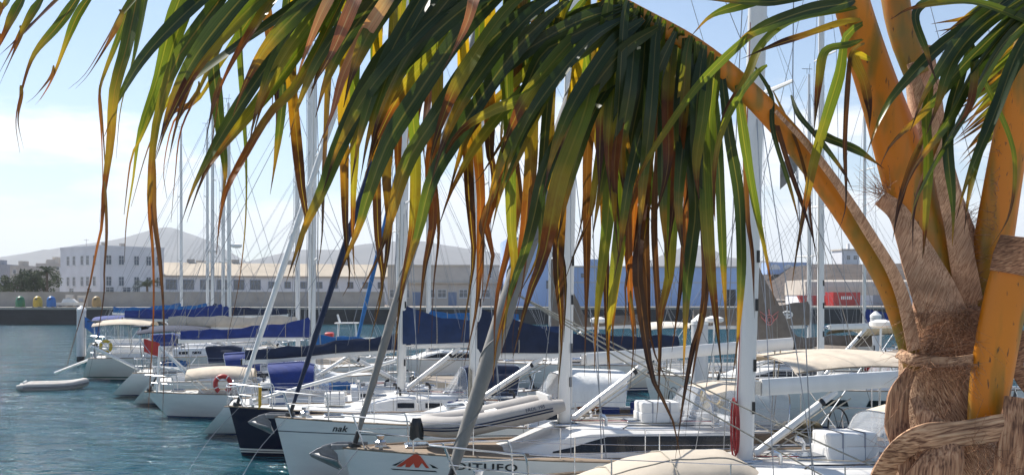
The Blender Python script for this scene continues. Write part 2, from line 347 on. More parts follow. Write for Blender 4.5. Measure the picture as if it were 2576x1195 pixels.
for xx in (27.5, 40.6): block(wh, 'door', xx-0.8, xx+0.8, -0.09, 0.03, 0, 3.0, 'black')
# far right: lava slope, blue arched building, tower, tank, containers
xs_ = [P(x,0,330).x for x in range(1900, 3400, 60)]
rows = []
for j, (yy, zz) in enumerate(((250,0.0),(275,4.0),(300,9.0),(325,12.2),(360,13.0),(420,12))):
    rows.append([(x, yy+mnoise.noise(Vector((x*0.1,j,0)))*6, ZQ-0.3+zz*min(1, 0.12+i*0.4)+mnoise.noise(Vector((x*0.15,j*3.1,2)))*1.2*(zz > 0)) for i, x in enumerate(xs_)])
mb = MB(); mb.grid(rows); struct(mb.build('lava_slope', 'lava', None, False))
a0 = P(1930,680,345); ab = thing('arched_building', 'low blue and white building with round arches on the lava slope', 'building', (a0.x,a0.y,12.0), 0)
block(ab, 'wall', 0, 15, 0, 8, 0, P(0,660,345).z-12, 'wall_blue')
for k in range(3):
    mb = MB(); mb.prism([(2.6+k*4.6+1.9*math.cos(a), -0.06, P(0,678,345).z-12+1.7*math.sin(a)) for a in [math.pi*q/10 for q in range(11)]], (0,0.1,0)); mb.build('arch', 'wall_white', ab)
a0 = P(2118,690,338); tw = thing('white_tower', 'square white tower with three rows of dark windows on the lava slope', 'tower', (a0.x,a0.y,11.5), R(14))
zt = P(0,630,338).z-11.5; block(tw, 'wall', 0, 6.4, 0, 6, 0, zt, 'wall_white'); block(tw, 'cornice', -0.3, 6.7, -0.3, 6.3, zt, zt+0.5, 'wall_cream'); block(tw, 'chimney', 3.4, 4.2, 2, 3, zt+0.49, zt+2.3, 'wall_white')
for zz in (zt-3.0, zt-6.0, zt-8.6):
    for xx in (2.4, 4.9): window(tw, 'x', 0, xx, zz, 1.2, 1.3, 'frame_white', 'pane', 1, False)
a0 = P(2165,690,345); bb = thing('blue_house', 'low pale blue house beside the white tower', 'house', (a0.x,a0.y,12.0), 0)
block(bb, 'wall', 0, 12, 0, 8, 0, P(0,668,345).z-12, 'wall_blue'); block(bb, 'roof_hut', 6, 8, 2, 5, P(0,668,345).z-12.02, P(0,660,345).z-12, 'wall_white')
for xx in (2, 5, 9): window(bb, 'x', 0, xx, 0.9, 0.9, 1.0, 'frame_white', 'pane', 0, False)
a0 = P(2028,775,200); hg = thing('boat_hall', 'white and sand coloured hall with rounded top behind the red containers', 'building', (a0.x,a0.y,ZQ), 0.02)
zt = P(0,704,200).z-ZQ; zm = P(0,742,200).z-ZQ
block(hg, 'wall', 0, 22, 0, 14, 0, zm, 'wall_white')
mb = MB(); pr = [(-0.15,zm),(-0.15,zm+1.6),(0.2,zt-0.35),(1.0,zt),(13,zt),(14.1,zt-0.5),(14.1,zm)]; mb.loft([[(x,y,z) for y, z in pr] for x in (-0.15,22.1)], True, True); mb.build('upper_wall', 'wall_cream', hg)
block(hg, 'door', 13.2, 16.4, -0.12, 0.03, 0, 4.6, 'house_grey')
a0 = P(2120,779,190); rc = thing('red_container', 'red shipping container with white lettering on the far quay', 'container', (a0.x,a0.y,ZQ), R(20))
MB().box((0,0,1.3), (6.0,2.4,2.5)).build('body', 'red', rc)
for k in range(12): MB().box((-2.8+k*0.5,-1.215,1.3), (0.12,0.05,2.2)).build('rib', 'red', rc)
for k in range(6): MB().box((-1.2+k*0.42,-1.26,1.5), (0.26,0.03,0.6)).build('lettering', 'plastic_white', rc)
a0 = P(2045,779,192); rc2 = thing('red_container', 'small red skip beside a mast, left of the bigger red container', 'container', (a0.x,a0.y,ZQ), R(-5))
mb = MB(); mb.loft([[(-2.0,-1,0.1),(2.0,-1,0.1),(2.0,1,0.1),(-2.0,1,0.1)],[(-2.8,-1.1,1.9),(2.8,-1.1,1.9),(2.8,1.1,1.9),(-2.8,1.1,1.9)]], True, True); mb.build('body', 'red', rc2); MB().box((0,-1.13,1.85),(5.7,0.08,0.14)).build('rim','red',rc2)
# town houses far behind on the left, and over the long roof
hs = [(-40,690,665,60,330),(25,700,668,40,320),(90,690,662,70,380),(115,680,655,34,420),(150,690,672,60,340),(470,690,664,60,390),(530,690,668,50,420),(610,690,672,60,410),(690,690,676,70,430),(790,690,680,80,420),(880,690,678,60,440),(1005,700,676,50,330)]
wds = ['grey','pale','pale','cream','white','cream','pale','grey','pale','white','cream','grey']
for i, (x, yb, yt, wpx, d) in enumerate(hs):
    a0 = P(x, yb, d); wd = wpx/F*d; hh = P(0,yt,d).z-ZQ; mt = {'grey':'house_grey','pale':'house_pale','cream':'wall_cream','white':'wall_white'}[wds[i]]
    side = ['behind the green shrubs at the left edge','behind the shrubs, second from the left edge','under the left mountain slope','with a roof hut left of the white cube building','peeping out left of the white cube building','above the left end of the sand roof','above the sand roof beside the thin masts','above the sand roof, between two masts','above the middle of the sand roof','above the right part of the sand roof','at the right end of the sand roof','above the flat cream building'][i]
    o = thing('town_house', f'distant {wds[i]} town house {side}', 'house', (a0.x,a0.y,ZQ-0.05), R(random.uniform(-12,12)))
    block(o, 'wall', 0, wd, 0, 9, 0, hh, mt); block(o, 'roof_hut', wd*0.3, wd*0.62, 2, 5, hh-0.02, hh+1.5, mt)
    for k in range(max(2, int(wd/3.4))): window(o, 'x', 0, 1.6+k*3.2, hh-2.4, 1.0, 1.1, 'frame_white', 'pane', 0, False)
# ------------------------------------------------------------------ things on the far quay
def bin_(px, col, lab):
    a = P(px, 770, qy(P(px,770,168).x)+3.0); o = thing('recycling_bin', lab, 'bin', (a.x,a.y,ZQ)); mb = MB()
    prof = ((0.72,0),(0.74,0.7),(0.70,1.15),(0.58,1.5),(0.36,1.72),(0.06,1.8))
    mb.loft([[(r*math.cos(2*math.pi*k/20), r*math.sin(2*math.pi*k/20), z) for k in range(20)] for r, z in prof], True, True); mb.build('body', col, o, True)
    MB().box((0,-0.66,1.32),(0.42,0.2,0.2),0,0.03).build('slot', 'black', o); MB().box((0,0,0.06),(1.3,1.3,0.1)).build('base', 'black', o)
bin_(51,'green','green domed recycling bin on the far quay'); bin_(95,'bin_yellow','bright yellow domed recycling bin between the green and blue ones'); bin_(129,'bin_blue','blue domed recycling bin on the far quay'); bin_(243,'bin_ochre','faded ochre domed bin behind the white mooring pile')
def cab(px, wd, hh, lab, m_, cat='cabinet'):
    a = P(px, 770, qy(P(px,770,168).x)+6.5); o = thing('electric_cabinet', lab, cat, (a.x,a.y,ZQ))
    MB().box((0,0,hh/2),(wd,0.7,hh),0,0.03).build('body', m_, o); MB().box((-wd*0.1,-0.37,hh*0.62),(wd*0.5,0.05,hh*0.3)).build('door_panel', 'house_grey', o)
cab(208,1.5,1.9,'pale utility cabinet against the quay wall left of the ochre bin','wall_cream'); cab(176,1.2,2.0,'dark topped utility cabinet behind the small white boat on the quay','house_pale')
a = P(176,771,170); o = thing('small_boat', 'small white motorboat stored ashore on the far quay', 'boat', (a.x,a.y,ZQ))
mb = MB(); mb.loft([[(x*2.6, -wd, 0.75),(x*2.6,-wd*0.75,0.25),(x*2.6,wd*0.75,0.25),(x*2.6,wd,0.75)] for x, wd in ((-1,0.75),(-0.3,0.9),(0.5,0.8),(0.95,0.25),(1.0,0.05))], True, True); mb.build('hull', 'gelcoat', o, True)
mb = MB(); mb.loft([[(-1.2,-0.6,0.74),(1.3,-0.5,0.74),(1.3,0.5,0.74),(-1.2,0.6,0.74)],[(-0.9,-0.5,1.35),(0.6,-0.45,1.35),(0.6,0.45,1.35),(-0.9,0.5,1.35)]], True, True); mb.build('cabin', 'gelcoat', o)
for xx in (-1.6,1.4): MB().box((xx,0,0.14),(0.15,1.4,0.3)).build('cradle', 'house_grey', o)
# ------------------------------------------------------------------ greenery behind the wall
mat('leaf_a', (0.10,0.13,0.05), 0.8, 0, 0.35, 0.6); mat('leaf_b', (0.07,0.10,0.04), 0.8, 0, 0.35, 0.6); mat('bark', (0.12,0.09,0.06), 0.9, 0, 0.2, 4)
def bush(px, ytop, d, wpx, lab, m_, seed):
    rnd = random.Random(seed); a = P(px,760,d); zt = P(0,ytop,d).z; H_ = zt-ZQ; W_ = wpx/F*d/2
    o = thing('tree', lab, 'tree', (a.x,a.y,ZQ)); mb = MB()
    mb.tube([(0,0,-0.05),(0.1,0,H_*0.3),(0.3,0.1,H_*0.6)], [0.22,0.16,0.08]); mb.tube([(0.1,0,H_*0.3),(-W_*0.4,0.1,H_*0.65)],[0.12,0.05]); mb.tube([(0.1,0,H_*0.25),(W_*0.4,-0.2,H_*0.6)],[0.12,0.05]); mb.build('trunk', 'bark', o)
    mb = MB(); cl = [(rnd.uniform(-0.8,0.8)*W_, rnd.uniform(-0.7,0.7)*W_*0.6, H_*rnd.uniform(0.25,0.88), rnd.uniform(0.5,1.1)) for _ in range(26)]
    for k in range(2400):
        cx, cy, cz_, rr = rnd.choice(cl); v = Vector((rnd.gauss(0,1),rnd.gauss(0,1),rnd.gauss(0,1))).normalized()*rr*rnd.uniform(0.4,1.0)
        p = Vector((cx,cy,cz_))+v
        if p.z > H_ or p.z < 0.1: continue
        s_ = rnd.uniform(0.1,0.22); u = Vector((rnd.gauss(0,1),rnd.gauss(0,1),rnd.gauss(0,1))).normalized(); q = u.orthogonal().normalized()
        mb.face([mb.vs([p-u*s_, p+q*s_*0.5, p+u*s_, p-q*s_*0.5])+j for j in range(4)])
    mb.build('crown', m_, o, False, False)
bush(-10,690,182,90,'round green shrub at the left edge above the quay wall','leaf_a',1); bush(40,680,184,90,'olive green tree rising behind the green bin','leaf_b',2)
bush(75,672,186,70,'darker green tree above the yellow bin','leaf_b',3); bush(112,676,185,80,'dense tree just left of the white cube building','leaf_a',4)
def small_palm(px, ytop, d, rpx, lab, seed, nf=22):
    rnd = random.Random(seed); a = P(px,765,d); H_ = P(0,ytop,d).z-ZQ; r_ = rpx/F*d; o = thing('palm_tree', lab, 'palm', (a.x,a.y,ZQ)); hc = H_-r_*0.45
    MB().tube([(0,0,-0.05),(0.05,0,hc*0.5),(0,0,hc)],[0.28,0.2,0.22],8).build('trunk', 'bark', o)
    for k in range(nf):
        az = 2*math.pi*k/nf+rnd.uniform(-0.2,0.2); el = rnd.uniform(-0.1,1.25); mb = MB(); pts = []
        for s_ in range(7):
            u = s_/6*r_; pts.append(Vector((math.cos(az)*u*math.cos(el*0.7), math.sin(az)*u*math.cos(el*0.7), hc+math.sin(el)*u-0.55*u*u/r_)))
        mb.tube(pts, [0.03]*6+[0.01], 4); side = Vector((-math.sin(az),math.cos(az),0))
        for s_ in range(1,7):
            for f_ in (0,0.5):
                p = pts[s_-1].lerp(pts[s_], f_)
                for sg in (-1,1):
                    e = p+side*sg*r_*0.2+Vector((0,0,-r_*0.14))+(pts[s_]-pts[s_-1])*0.5
                    mb.face([mb.vs([p+Vector((0,0,0.04)), p-Vector((0,0,0.05)), e])+j for j in range(3)])
        mb.build('frond', 'leaf_b', o, False, False)
small_palm(118,668,183,34,'date palm crown standing left of the white cube building',5); small_palm(370,700,190,38,'low fan of palm fronds in front of the white cube building',6)
# mooring piles
def pile(px, ytop, d, dia, lab, ties=True):
    top = P(px,ytop,d); o = thing('mooring_pile', lab, 'pile', (top.x,top.y,0)); r_ = dia/2; n = 24
    mb = MB(); mb.loft([[(r_*math.cos(2*math.pi*k/n), r_*math.sin(2*math.pi*k/n), z) for k in range(n)] for z in (-0.9, 0.0, top.z-r_*1.1)], True, True); mb.build('shaft', 'pile_white', o, True)
    mb = MB(); mb.loft([[(q*math.cos(2*math.pi*k/n), q*math.sin(2*math.pi*k/n), z) for k in range(n)] for q, z in ((r_*1.04,top.z-r_*1.25),(r_*1.04,top.z-r_*0.8),(0.03,top.z))], True, True); mb.build('cone_cap', 'plastic_white', o, True)
    mb = MB(); mb.loft([[(r_*1.02*math.cos(2*math.pi*k/n), r_*1.02*math.sin(2*math.pi*k/n), z) for k in range(n)] for z in (-0.8, 0.38)], True, True); mb.build('weed_band', 'quay_dark', o, True)
    return o
mat('pile_white', (0.60,0.60,0.60), 0.5, 0, 0.12, 2, stretch=(1,1,0.3))
pile(205,768,72,0.62,'white mooring pile with cone cap standing alone at the left end of the boats')
pile(1760,790,38,0.62,'thick white mooring pile with cone cap between the furled masts')
pile(2203,782,48,0.50,'white mooring pile beside the palm trunk'); 
mat('pontoon_deck', (0.30,0.25,0.20), 0.8, 0, 0.15, 2, 0.3, 10, stretch=(8,0.4,1))
# pontoon walkway behind the sterns
p0, p1 = Vector((17.0,10,0)), Vector((-20.5,86,0)); d_ = p1-p0
o = MB().box((0,0,0.25),(d_.length,2.0,0.5)).build('pontoon', 'pontoon_deck'); o.location = (p0+p1)/2; o.rotation_euler = (0,0,math.atan2(d_.y,d_.x)); struct(o)
# ------------------------------------------------------------------ sailing yachts.  local axes: x from stem head aft, z up from the waterline
def sheer(p, t): return p['fs']+(p['fb']-p['fs'])*(1-t)**1.7
def hbeam(p, t):
    B = p['B']/2
    return B*(1-(1-min(t/0.55, 1))**2.1) if t < 0.55 else B*(1-p.get('tuck',0.22)*((t-0.55)/0.45)**2)
def hpt(p, t, v, side=1):
    zt = sheer(p, t); zb = -0.35
    if p['rev']: zb = lerp(-0.35, 0.16, smooth01((t-0.72)/0.28))
    z = lerp(zt, zb, v); k = lerp(0.75, 0.14, smooth01(t/0.5)) if t < 0.5 else lerp(0.14, 0.34, smooth01((t-0.5)/0.5))
    wd = hbeam(p, t)*(1-k*v**1.9)
    x = t*p['L']+p['rake']*(1-t)**5*(zt-z)
    if p['rev']: x += p['rev']*t**14*(zt-z)
    return Vector((x, side*wd, z))
def hull_y(p, x, z):
    t = x/p['L']
    for _ in range(12):
        v = max(0, min(1, (sheer(p,t)-z)/(sheer(p,t)+0.35))); q = hpt(p, t, v); t = max(0.0, min(1, t+(x-q.x)/p['L']))
    return hpt(p, t, v).y
def pipe(name, pts, r, m_, parent, n=5, smooth=False): return MB().tube(pts, r, n).build(name, m_, parent, smooth)
def text_on_hull(p, root, hull, s_, x0, zc, size, side, m_, shear=0.0, space=1.0, wide=1.0, name='lettering'):
    cu = bpy.data.curves.new('lettering', 'FONT'); cu.body = s_; cu.size = size; cu.space_character = space; cu.shear = shear; cu.offset = size*0.018; cu.resolution_u = 3
    tmp = bpy.data.objects.new('tmp', cu); S.collection.objects.link(tmp); dg = bpy.context.evaluated_depsgraph_get()
    me = bpy.data.meshes.new_from_object(tmp.evaluated_get(dg)); bpy.data.objects.remove(tmp)
    bm = bmesh.new(); bm.from_mesh(me); bmesh.ops.triangulate(bm, faces=bm.faces)
    for v in bm.verts:
        x = x0+v.co.x*wide; z = zc+v.co.y; v.co = Vector((x, side*(hull_y(p,x,z)+0.012), z))
    bm.to_mesh(me); bm.free(); me.materials.clear(); me.materials.append(M[m_]); return obj(name, me, hull)
def poly_on_hull(p, hull, pts, side, m_, name, off=0.012):
    bm = bmesh.new(); vs = [bm.verts.new((x,0,z)) for x, z in pts]; bm.faces.new(vs); bmesh.ops.triangulate(bm, faces=bm.faces); bmesh.ops.subdivide_edges(bm, edges=bm.edges[:], cuts=3, use_grid_fill=True)
    for v in bm.verts: v.co.y = side*(hull_y(p, v.co.x, v.co.z)+off)
    me = bpy.data.meshes.new(name); bm.to_mesh(me); bm.free(); me.materials.append(M[m_]); return obj(name, me, hull)
def cover_mesh(x0, x1, z0, z1, hf, wd, seed, wav=0.03, seg=26):
    """cloth cover lying along a boom from (x0,z0) to (x1,z1); hf(s) its height."""
    rows = []; rnd = random.Random(seed); ph = rnd.uniform(0,9)
    for i in range(seg+1):
        s_ = i/seg; x = lerp(x0,x1,s_); zb = lerp(z0,z1,s_)-0.02*math.sin(s_*9+ph); h = hf(s_)+wav*math.sin(s_*17+ph)+wav*0.6*math.sin(s_*41+2*ph); w_ = wd*(1-0.35*s_)*(1+0.12*math.sin(s_*23+ph)); r = []
        for a, b_ in ((-0.55,0),(-1,0.18),(-0.95,0.45),(-0.6,0.78),(-0.12,1),(0.12,1),(0.6,0.78),(0.95,0.45),(1,0.18),(0.55,0)):
            r.append((x, a*w_*(1+0.1*math.sin(s_*31+b_*7+ph)), zb+b_*h))
        rows.append(r)
    return MB().loft(rows, True, True)
def canopy(name, parent, x0, x1, wd, z0, rise, m_, drop=0.0, seg=10):
    rows = []
    for i in range(seg+1):
        s_ = i/seg; x = lerp(x0,x1,s_); zz = z0+0.06*math.sin(math.pi*s_)-drop*(2*s_-1)**2*0.5
        rows.append([(x, wd*math.sin(a), zz+rise*math.cos(a)-rise) for a in [R(-82+164*k/12) for k in range(13)]])
    mb = MB(); mb.grid(rows); n = len(mb.v); mb.grid([[(x,y*0.99,z-0.03) for x,y,z in r] for r in rows]); o = mb.build(name, m_, parent, True); 
    return o
DEF = dict(L=12, B=3.9, fb=1.5, fs=1.2, rake=0.25, rev=0.0, mast=4.9, mh=15, chord=0.24, boomz=3.1, boomrise=0.12, boomlen=4.8, boomgap=0.25, cover=None, furl=None, furlx=0.3, furlr=0.09, dodger=None, bimini=None, hull='hull_white', deck='deck_nonslip', mastm='mast_white', level=2, roof=(0.27,0.62,0.42), win='strip', rakea=1.7, spreaders=2, covh=(0.75,0.42), tuck=0.22, wheel=True, vang=True, frontage=0.5, lift=0.0, radar=False, boot=None)
def yacht(label, pos, ang, flip=False, group='sailing yachts moored in the marina row', **kw):
    p = dict(DEF); p.update(kw); L, B = p['L'], p['B']
    if flip: pos = (pos[0]+(L+p['rev']*0.9)*math.cos(ang), pos[1]+(L+p['rev']*0.9)*math.sin(ang)); rz = ang+math.pi
    else: rz = ang
    root = thing('sailing_yacht', label, 'yacht', (pos[0],pos[1],0), rz, group); rnd = random.Random(label); lv = p['level']
    ts = [0,0.008,0.02,0.04,0.07,0.1,0.14,0.19,0.25,0.32,0.4,0.48,0.55,0.62,0.7,0.78,0.85,0.91,0.96,1.0]; vv = [0,0.06,0.15,0.28,0.42,0.57,0.72,0.86,1]
    mb = MB(); rows = [[hpt(p,t,v,-1) for v in vv]+[hpt(p,t,v,1) for v in reversed(vv)] for t in ts]; mb.grid(rows); hull = mb.build('hull', p['hull'], root, True)
    tr = [hpt(p,1,v,-1) for v in vv]+[hpt(p,1,v,1) for v in reversed(vv)]; mb = MB(); mb.face([mb.vs(tr)+k for k in range(len(tr))]); mb.build('transom', 'gelcoat', root)
    # toe rail
    for sd_ in (-1,1): pipe('toe_rail', [hpt(p,t,0,sd_)+Vector((0,-sd_*0.02,0.015)) for t in ts], 0.028, p.get('toe','teak'), root, 5)
    # deck with a cockpit well
    fr = [-1,-0.8,-0.56,0,0.56,0.8,1]; c0, c1 = 0.66, 0.93; mb = MB(); drows = []
    tsd = [0.004,0.02,0.05,0.1,0.16,0.25,0.35,0.45,0.55,c0,0.74,0.84,c1,0.99]
    for t in tsd:
        b_ = max(0.01, hbeam(p,t)-0.03); drows.append([(t*L, f*b_, sheer(p,t)-0.01+0.06*(1-f*f)) for f in fr])
    st = [mb.vs(r) for r in drows]
    for i in range(len(tsd)-1):
        for j in range(6):
            if tsd[i] >= c0-1e-6 and tsd[i+1] <= c1+1e-6 and j in (2,3): continue
            mb.face((st[i]+j, st[i]+j+1, st[i+1]+j+1, st[i+1]+j))
    mb.build('deck', p['deck'], root, True)
    hw0, hw1 = 0.56*(hbeam(p,c0)-0.03), 0.56*(hbeam(p,c1)-0.03); zc = sheer(p,0.8)
    mb = MB(); ring = lambda z, q: [(c0*L,-hw0*q,z),(c1*L,-hw1*q,z),(c1*L,hw1*q,z),(c0*L,hw0*q,z)]
    mb.loft([ring(zc+0.0,1.0), ring(zc-0.12,1.0), ring(zc-0.13,0.55), ring(zc-0.5,0.5)], True); n_ = len(mb.v); mb.face((n_-4,n_-3,n_-2,n_-1)); mb.build('cockpit', 'gelcoat', root)
    for sd_ in (-1,1):
        mb = MB(); mb.loft([[(x,sd_*(y-0.02),z),(x,sd_*(y+0.16),z),(x,sd_*(y+0.1),z+0.24),(x,sd_*(y+0.0),z+0.24)] for x, y, z in ((c0*L-0.3,hw0,zc-0.02),(lerp(c0,c1,0.5)*L,(hw0+hw1)/2,zc-0.02),(c1*L,hw1,zc-0.02))], True, True); mb.build('coaming', 'gelcoat', root)
    # coachroof
    r0, r1, rh = p['roof']; nn = 14; rows = []
    def roof(s_, u):                                # s along, u in -1..1 across: a point of the roof shell
        t = lerp(r0,r1,s_); h = rh*smooth01(min(1, s_/p['frontage']))**0.8; w_ = min(hbeam(p,t)-0.35, B*0.33)*(0.55+0.45*smooth01(s_/0.35)); a = abs(u); sg = 1 if u >= 0 else -1; z0_ = sheer(p,t)+0.02
        y, z = pw([(0,0),(0.6,0.80),(0.78,0.90),(1,1.0)], a), pw([(0,1.05),(0.6,1.0),(0.78,0.86),(1,0)], a)
        return Vector((t*L, sg*y*w_, z0_+z*h))
    us = [-1,-0.9,-0.78,-0.7,-0.6,-0.3,0,0.3,0.6,0.7,0.78,0.9,1]
    rows = [[roof(i/nn,u) for u in us] for i in range(nn+1)]; mb = MB(); mb.grid(rows); k0 = mb.vs(rows[-1]); mb.face([k0+j for j in range(len(us))]); cr_ = mb.build('coachroof', p.get('roofm','gelcoat'), root, True)
    for sd_ in (-1,1):
        def wstrip(a, e, u0, u1):
            mb = MB(); q = 10; top = []; bot = []
            for i in range(q+1):
                s_ = lerp(a,e,i/q); tp = 0.15+0.85*min(1,i/3.0) if p['win'] == 'strip' else 1
                up = roof(s_, sd_*lerp(u1,u0,tp)); dn = roof(s_, sd_*u1); up.y += sd_*0.012; dn.y += sd_*0.012; top.append(up); bot.append(dn)
            mb.grid([top,bot]); mb.build('window', 'dark_window', cr_)
        if p['win'] == 'strip': wstrip(0.2,0.97,0.80,0.95)
        else:
            for a in (0.42,0.62,0.8): wstrip(a,a+0.12,0.84,0.93)
        if lv >= 1: pipe('handrail', [roof(0.5,sd_*0.56)+Vector((0,0,0.0)), roof(0.52,sd_*0.56)+Vector((0,0,0.06)), roof(0.88,sd_*0.56)+Vector((0,0,0.06)), roof(0.9,sd_*0.56)], 0.014, 'black' if p['win']=='strip' else 'steel', cr_)
    if lv >= 1:
        for s_ in ((0.3,0.62,0.84) if lv > 1 else (0.4,)):
            q = roof(s_,0); h_ = MB().box((q.x,0,q.z+0.02),(0.55,0.5,0.05),0,0.015).build('hatch', 'steel', cr_); MB().box((q.x,0,q.z+0.05),(0.46,0.42,0.02)).build('pane', 'hatch_glass', h_)
        q = 0.12*L; h_ = MB().box((q,0,sheer(p,0.12)+0.07),(0.5,0.46,0.06),0,0.015).build('hatch','steel',root); MB().box((q,0,sheer(p,0.12)+0.105),(0.42,0.38,0.02)).build('pane','hatch_glass',h_)
        for s_, y in ((0.93,0.4),(0.93,-0.4)):
            q = roof(s_,y); MB().tube([q,q+Vector((0,0,0.08)),q+Vector((0,0,0.16))],[0.08,0.055,0.07],12).build('winch','steel',cr_)
        MB().box((roof(0.9,0).x,0.12,roof(0.9,0).z+0.04),(0.2,0.3,0.08)).build('rope_clutch','black',cr_)
    # mast, spreaders, boom
    mx = p['mast']; tm = mx/L; zr = roof(max(0,min(1,(tm-r0)/(r1-r0))),0).z if r0 < tm < r1 else sheer(p,tm)+0.05; ra = math.tan(R(p['rakea'])); H_ = p['mh']; ch = p['chord']
    def mp_(z): return Vector((mx+(z-zr)*ra, 0, z))
    mb = MB(); rr = [];
    for z, k in ((zr-0.05,1),(zr+0.6,1),(zr+H_*0.5,1),(zr+H_*0.8,0.9),(zr+H_,0.6)):
        c_ = mp_(z); rr.append([(c_.x+ch/2*k*math.cos(a)*(1.0 if math.cos(a) < 0 else 0.9), ch*0.34*k*math.sin(a), z) for a in [2*math.pi*j/16 for j in range(16)]])
    mb.loft(rr, True, True); mst = mb.build('mast', p['mastm'], root, True)
    if lv > 1:
        MB().box((mx+ch*0.47,0,zr+H_*0.3),(0.03,0.05,H_*0.55)).build('sail_track', 'black' if False else 'mast_alu', mst)
        for k, z in enumerate((zr+0.9,zr+1.6,zr+2.6,zr+3.4)): MB().box((mp_(z).x+ch*0.28,-ch*0.30,z),(0.05,0.03,0.2)).build('exit_slot','black',mst)
        MB().box((mx,0,zr+0.02),(ch*1.6,ch*1.2,0.06),0,0.02).build('mast_collar','steel',mst)
    spr = []
    for k in range(p['spreaders']):
        z = zr+H_*(0.36 if k == 0 else 0.67) if p['spreaders'] > 1 else zr+H_*0.52; ln = (0.27-0.06*k)*B; spr.append((z,ln)); c_ = mp_(z)
        for sd_ in (-1,1): MB().tube([c_, c_+Vector((0.14,sd_*ln,0.05))],[0.05,0.03],6,True,0.5).build('spreader', p['mastm'], mst)
    topz = zr+H_; tp = mp_(topz)
    MB().tube([tp,tp+Vector((-0.05,0,0.5))],0.012,4).build('antenna','wire',mst); mb = MB(); mb.tube([tp+Vector((0.1,0,0.02)),tp+Vector((0.1,0,0.25))],0.01,4); mb.tube([tp+Vector((-0.15,0,0.25)),tp+Vector((0.35,0,0.25))],0.012,4); mb.build('wind_vane','black',mst)
    if p['radar']:
        c_ = mp_(zr+H_*0.42)+Vector((-ch/2-0.3,0,0)); mb = MB(); mb.loft([[(c_.x+q*math.cos(a),q*math.sin(a),c_.z+z) for a in [2*math.pi*j/14 for j in range(14)]] for q, z in ((0.2,-0.12),(0.3,-0.06),(0.3,0.06),(0.12,0.13))],True,True); mb.build('radar_dome','plastic_white',mst,True)
    bx0 = mx+ch/2+p['boomgap']; bz = p['boomz']; bx1 = bx0+p['boomlen']; bz1 = bz+p['boomrise']; bh, bwid = p.get('boomh',0.2), p.get('boomw',0.12)
    mb = MB(); mb.loft([[(x, bwid/2*cx_, z+bh/2*cz_) for cx_, cz_ in ((-1,-0.6),(-0.7,-0.95),(0.7,-0.95),(1,-0.6),(1,0.5),(0.55,1),(-0.55,1),(-1,0.5))] for x, z in ((bx0,bz),(bx1,bz1))], True, True); bm_ = mb.build('boom', p['mastm'], root, True)
    mb = MB(); mb.tube([(mx+ch*0.4,0,bz),(bx0+0.02,0,bz)],0.045,8); mb.box((bx0-0.06,0,bz),(0.1,0.1,bh*0.8)); mb.build('gooseneck','steel',bm_); MB().box((bx1+0.02,0,bz1),(0.06,bwid*1.1,bh*1.05),0,0.01).build('boom_end','black',bm_)
    if p['vang']:
        a_ = Vector((mx+ch*0.55,0,zr+0.12)); e_ = Vector((bx0+1.35,0,bz-bh*0.45+p['boomrise']*0.2)); v_ = MB().tube([a_,e_],[0.065,0.065],8).build('vang','mast_white',root,True)
        pipe('vang_line',[a_+Vector((0.1,0.05,-0.02)),e_+Vector((0.15,0.05,-0.08))],0.012,'rope',v_,4); pipe('vang_line',[a_+Vector((0.12,-0.05,-0.05)),e_+Vector((0.25,-0.05,-0.12))],0.012,'rope',v_,4); MB().tube([e_.lerp(a_,0.2),e_.lerp(a_,0.16)],0.075,8).build('band','black',v_)
    q = Vector((bx1-0.4,0,bz1-bh*0.5)); dk = Vector((bx1-0.5,0,sheer(p,0.75)+0.2)); pipe('mainsheet',[q,dk],0.014,'rope',root,4); pipe('mainsheet',[q+Vector((0.15,0.05,0)),dk+Vector((0.05,0.05,0))],0.014,'rope',root,4)
    if p['cover']:
        ha, hb_ = p['covh']; cv = cover_mesh(mx+ch*0.1 if p.get('covwrap',True) else bx0, bx1-0.1, bz+bh*0.25, bz1+bh*0.25, p.get('covf') or (lambda s_: hb_+(ha-hb_)*(1-s_)**3.0), 0.17, len(label)).build('sail_cover', p['cover'], root, True)
        for sd_ in (-1,1):
            for f_ in (0.3,0.6,0.85): pipe('lazy_jack',[(lerp(bx0,bx1,f_),sd_*0.12,lerp(bz,bz1,f_)+0.1), mp_(zr+H_*0.55)+Vector((0,sd_*0.3,0))],0.006,'wire',root,3)
        for f_ in (0.2,0.42,0.64,0.86):
            hh = p['covf'](f_) if p.get('covf') else hb_+(ha-hb_)*(1-f_)**3; x = lerp(mx+ch*0.1,bx1-0.1,f_); zz = lerp(bz,bz1,f_)+bh*0.25
            if lv > 0: MB().loft([[(x+o_, a*0.19*(1-0.35*f_), zz+b_*(hh+0.02)-0.01) for a,b_ in ((-0.55,0),(-1,0.18),(-0.95,0.45),(-0.6,0.78),(0,1.03),(0.6,0.78),(0.95,0.45),(1,0.18),(0.55,0))] for o_ in (-0.012,0.012)],True).build('cover_tie','rope',cv)
    # furled headsail, stays and shrouds
    fz = zr+H_*0.93; fa = Vector((p['furlx'],0,sheer(p,p['furlx']/L)+0.3)); fe = mp_(fz)+Vector((-ch/2,0,0))
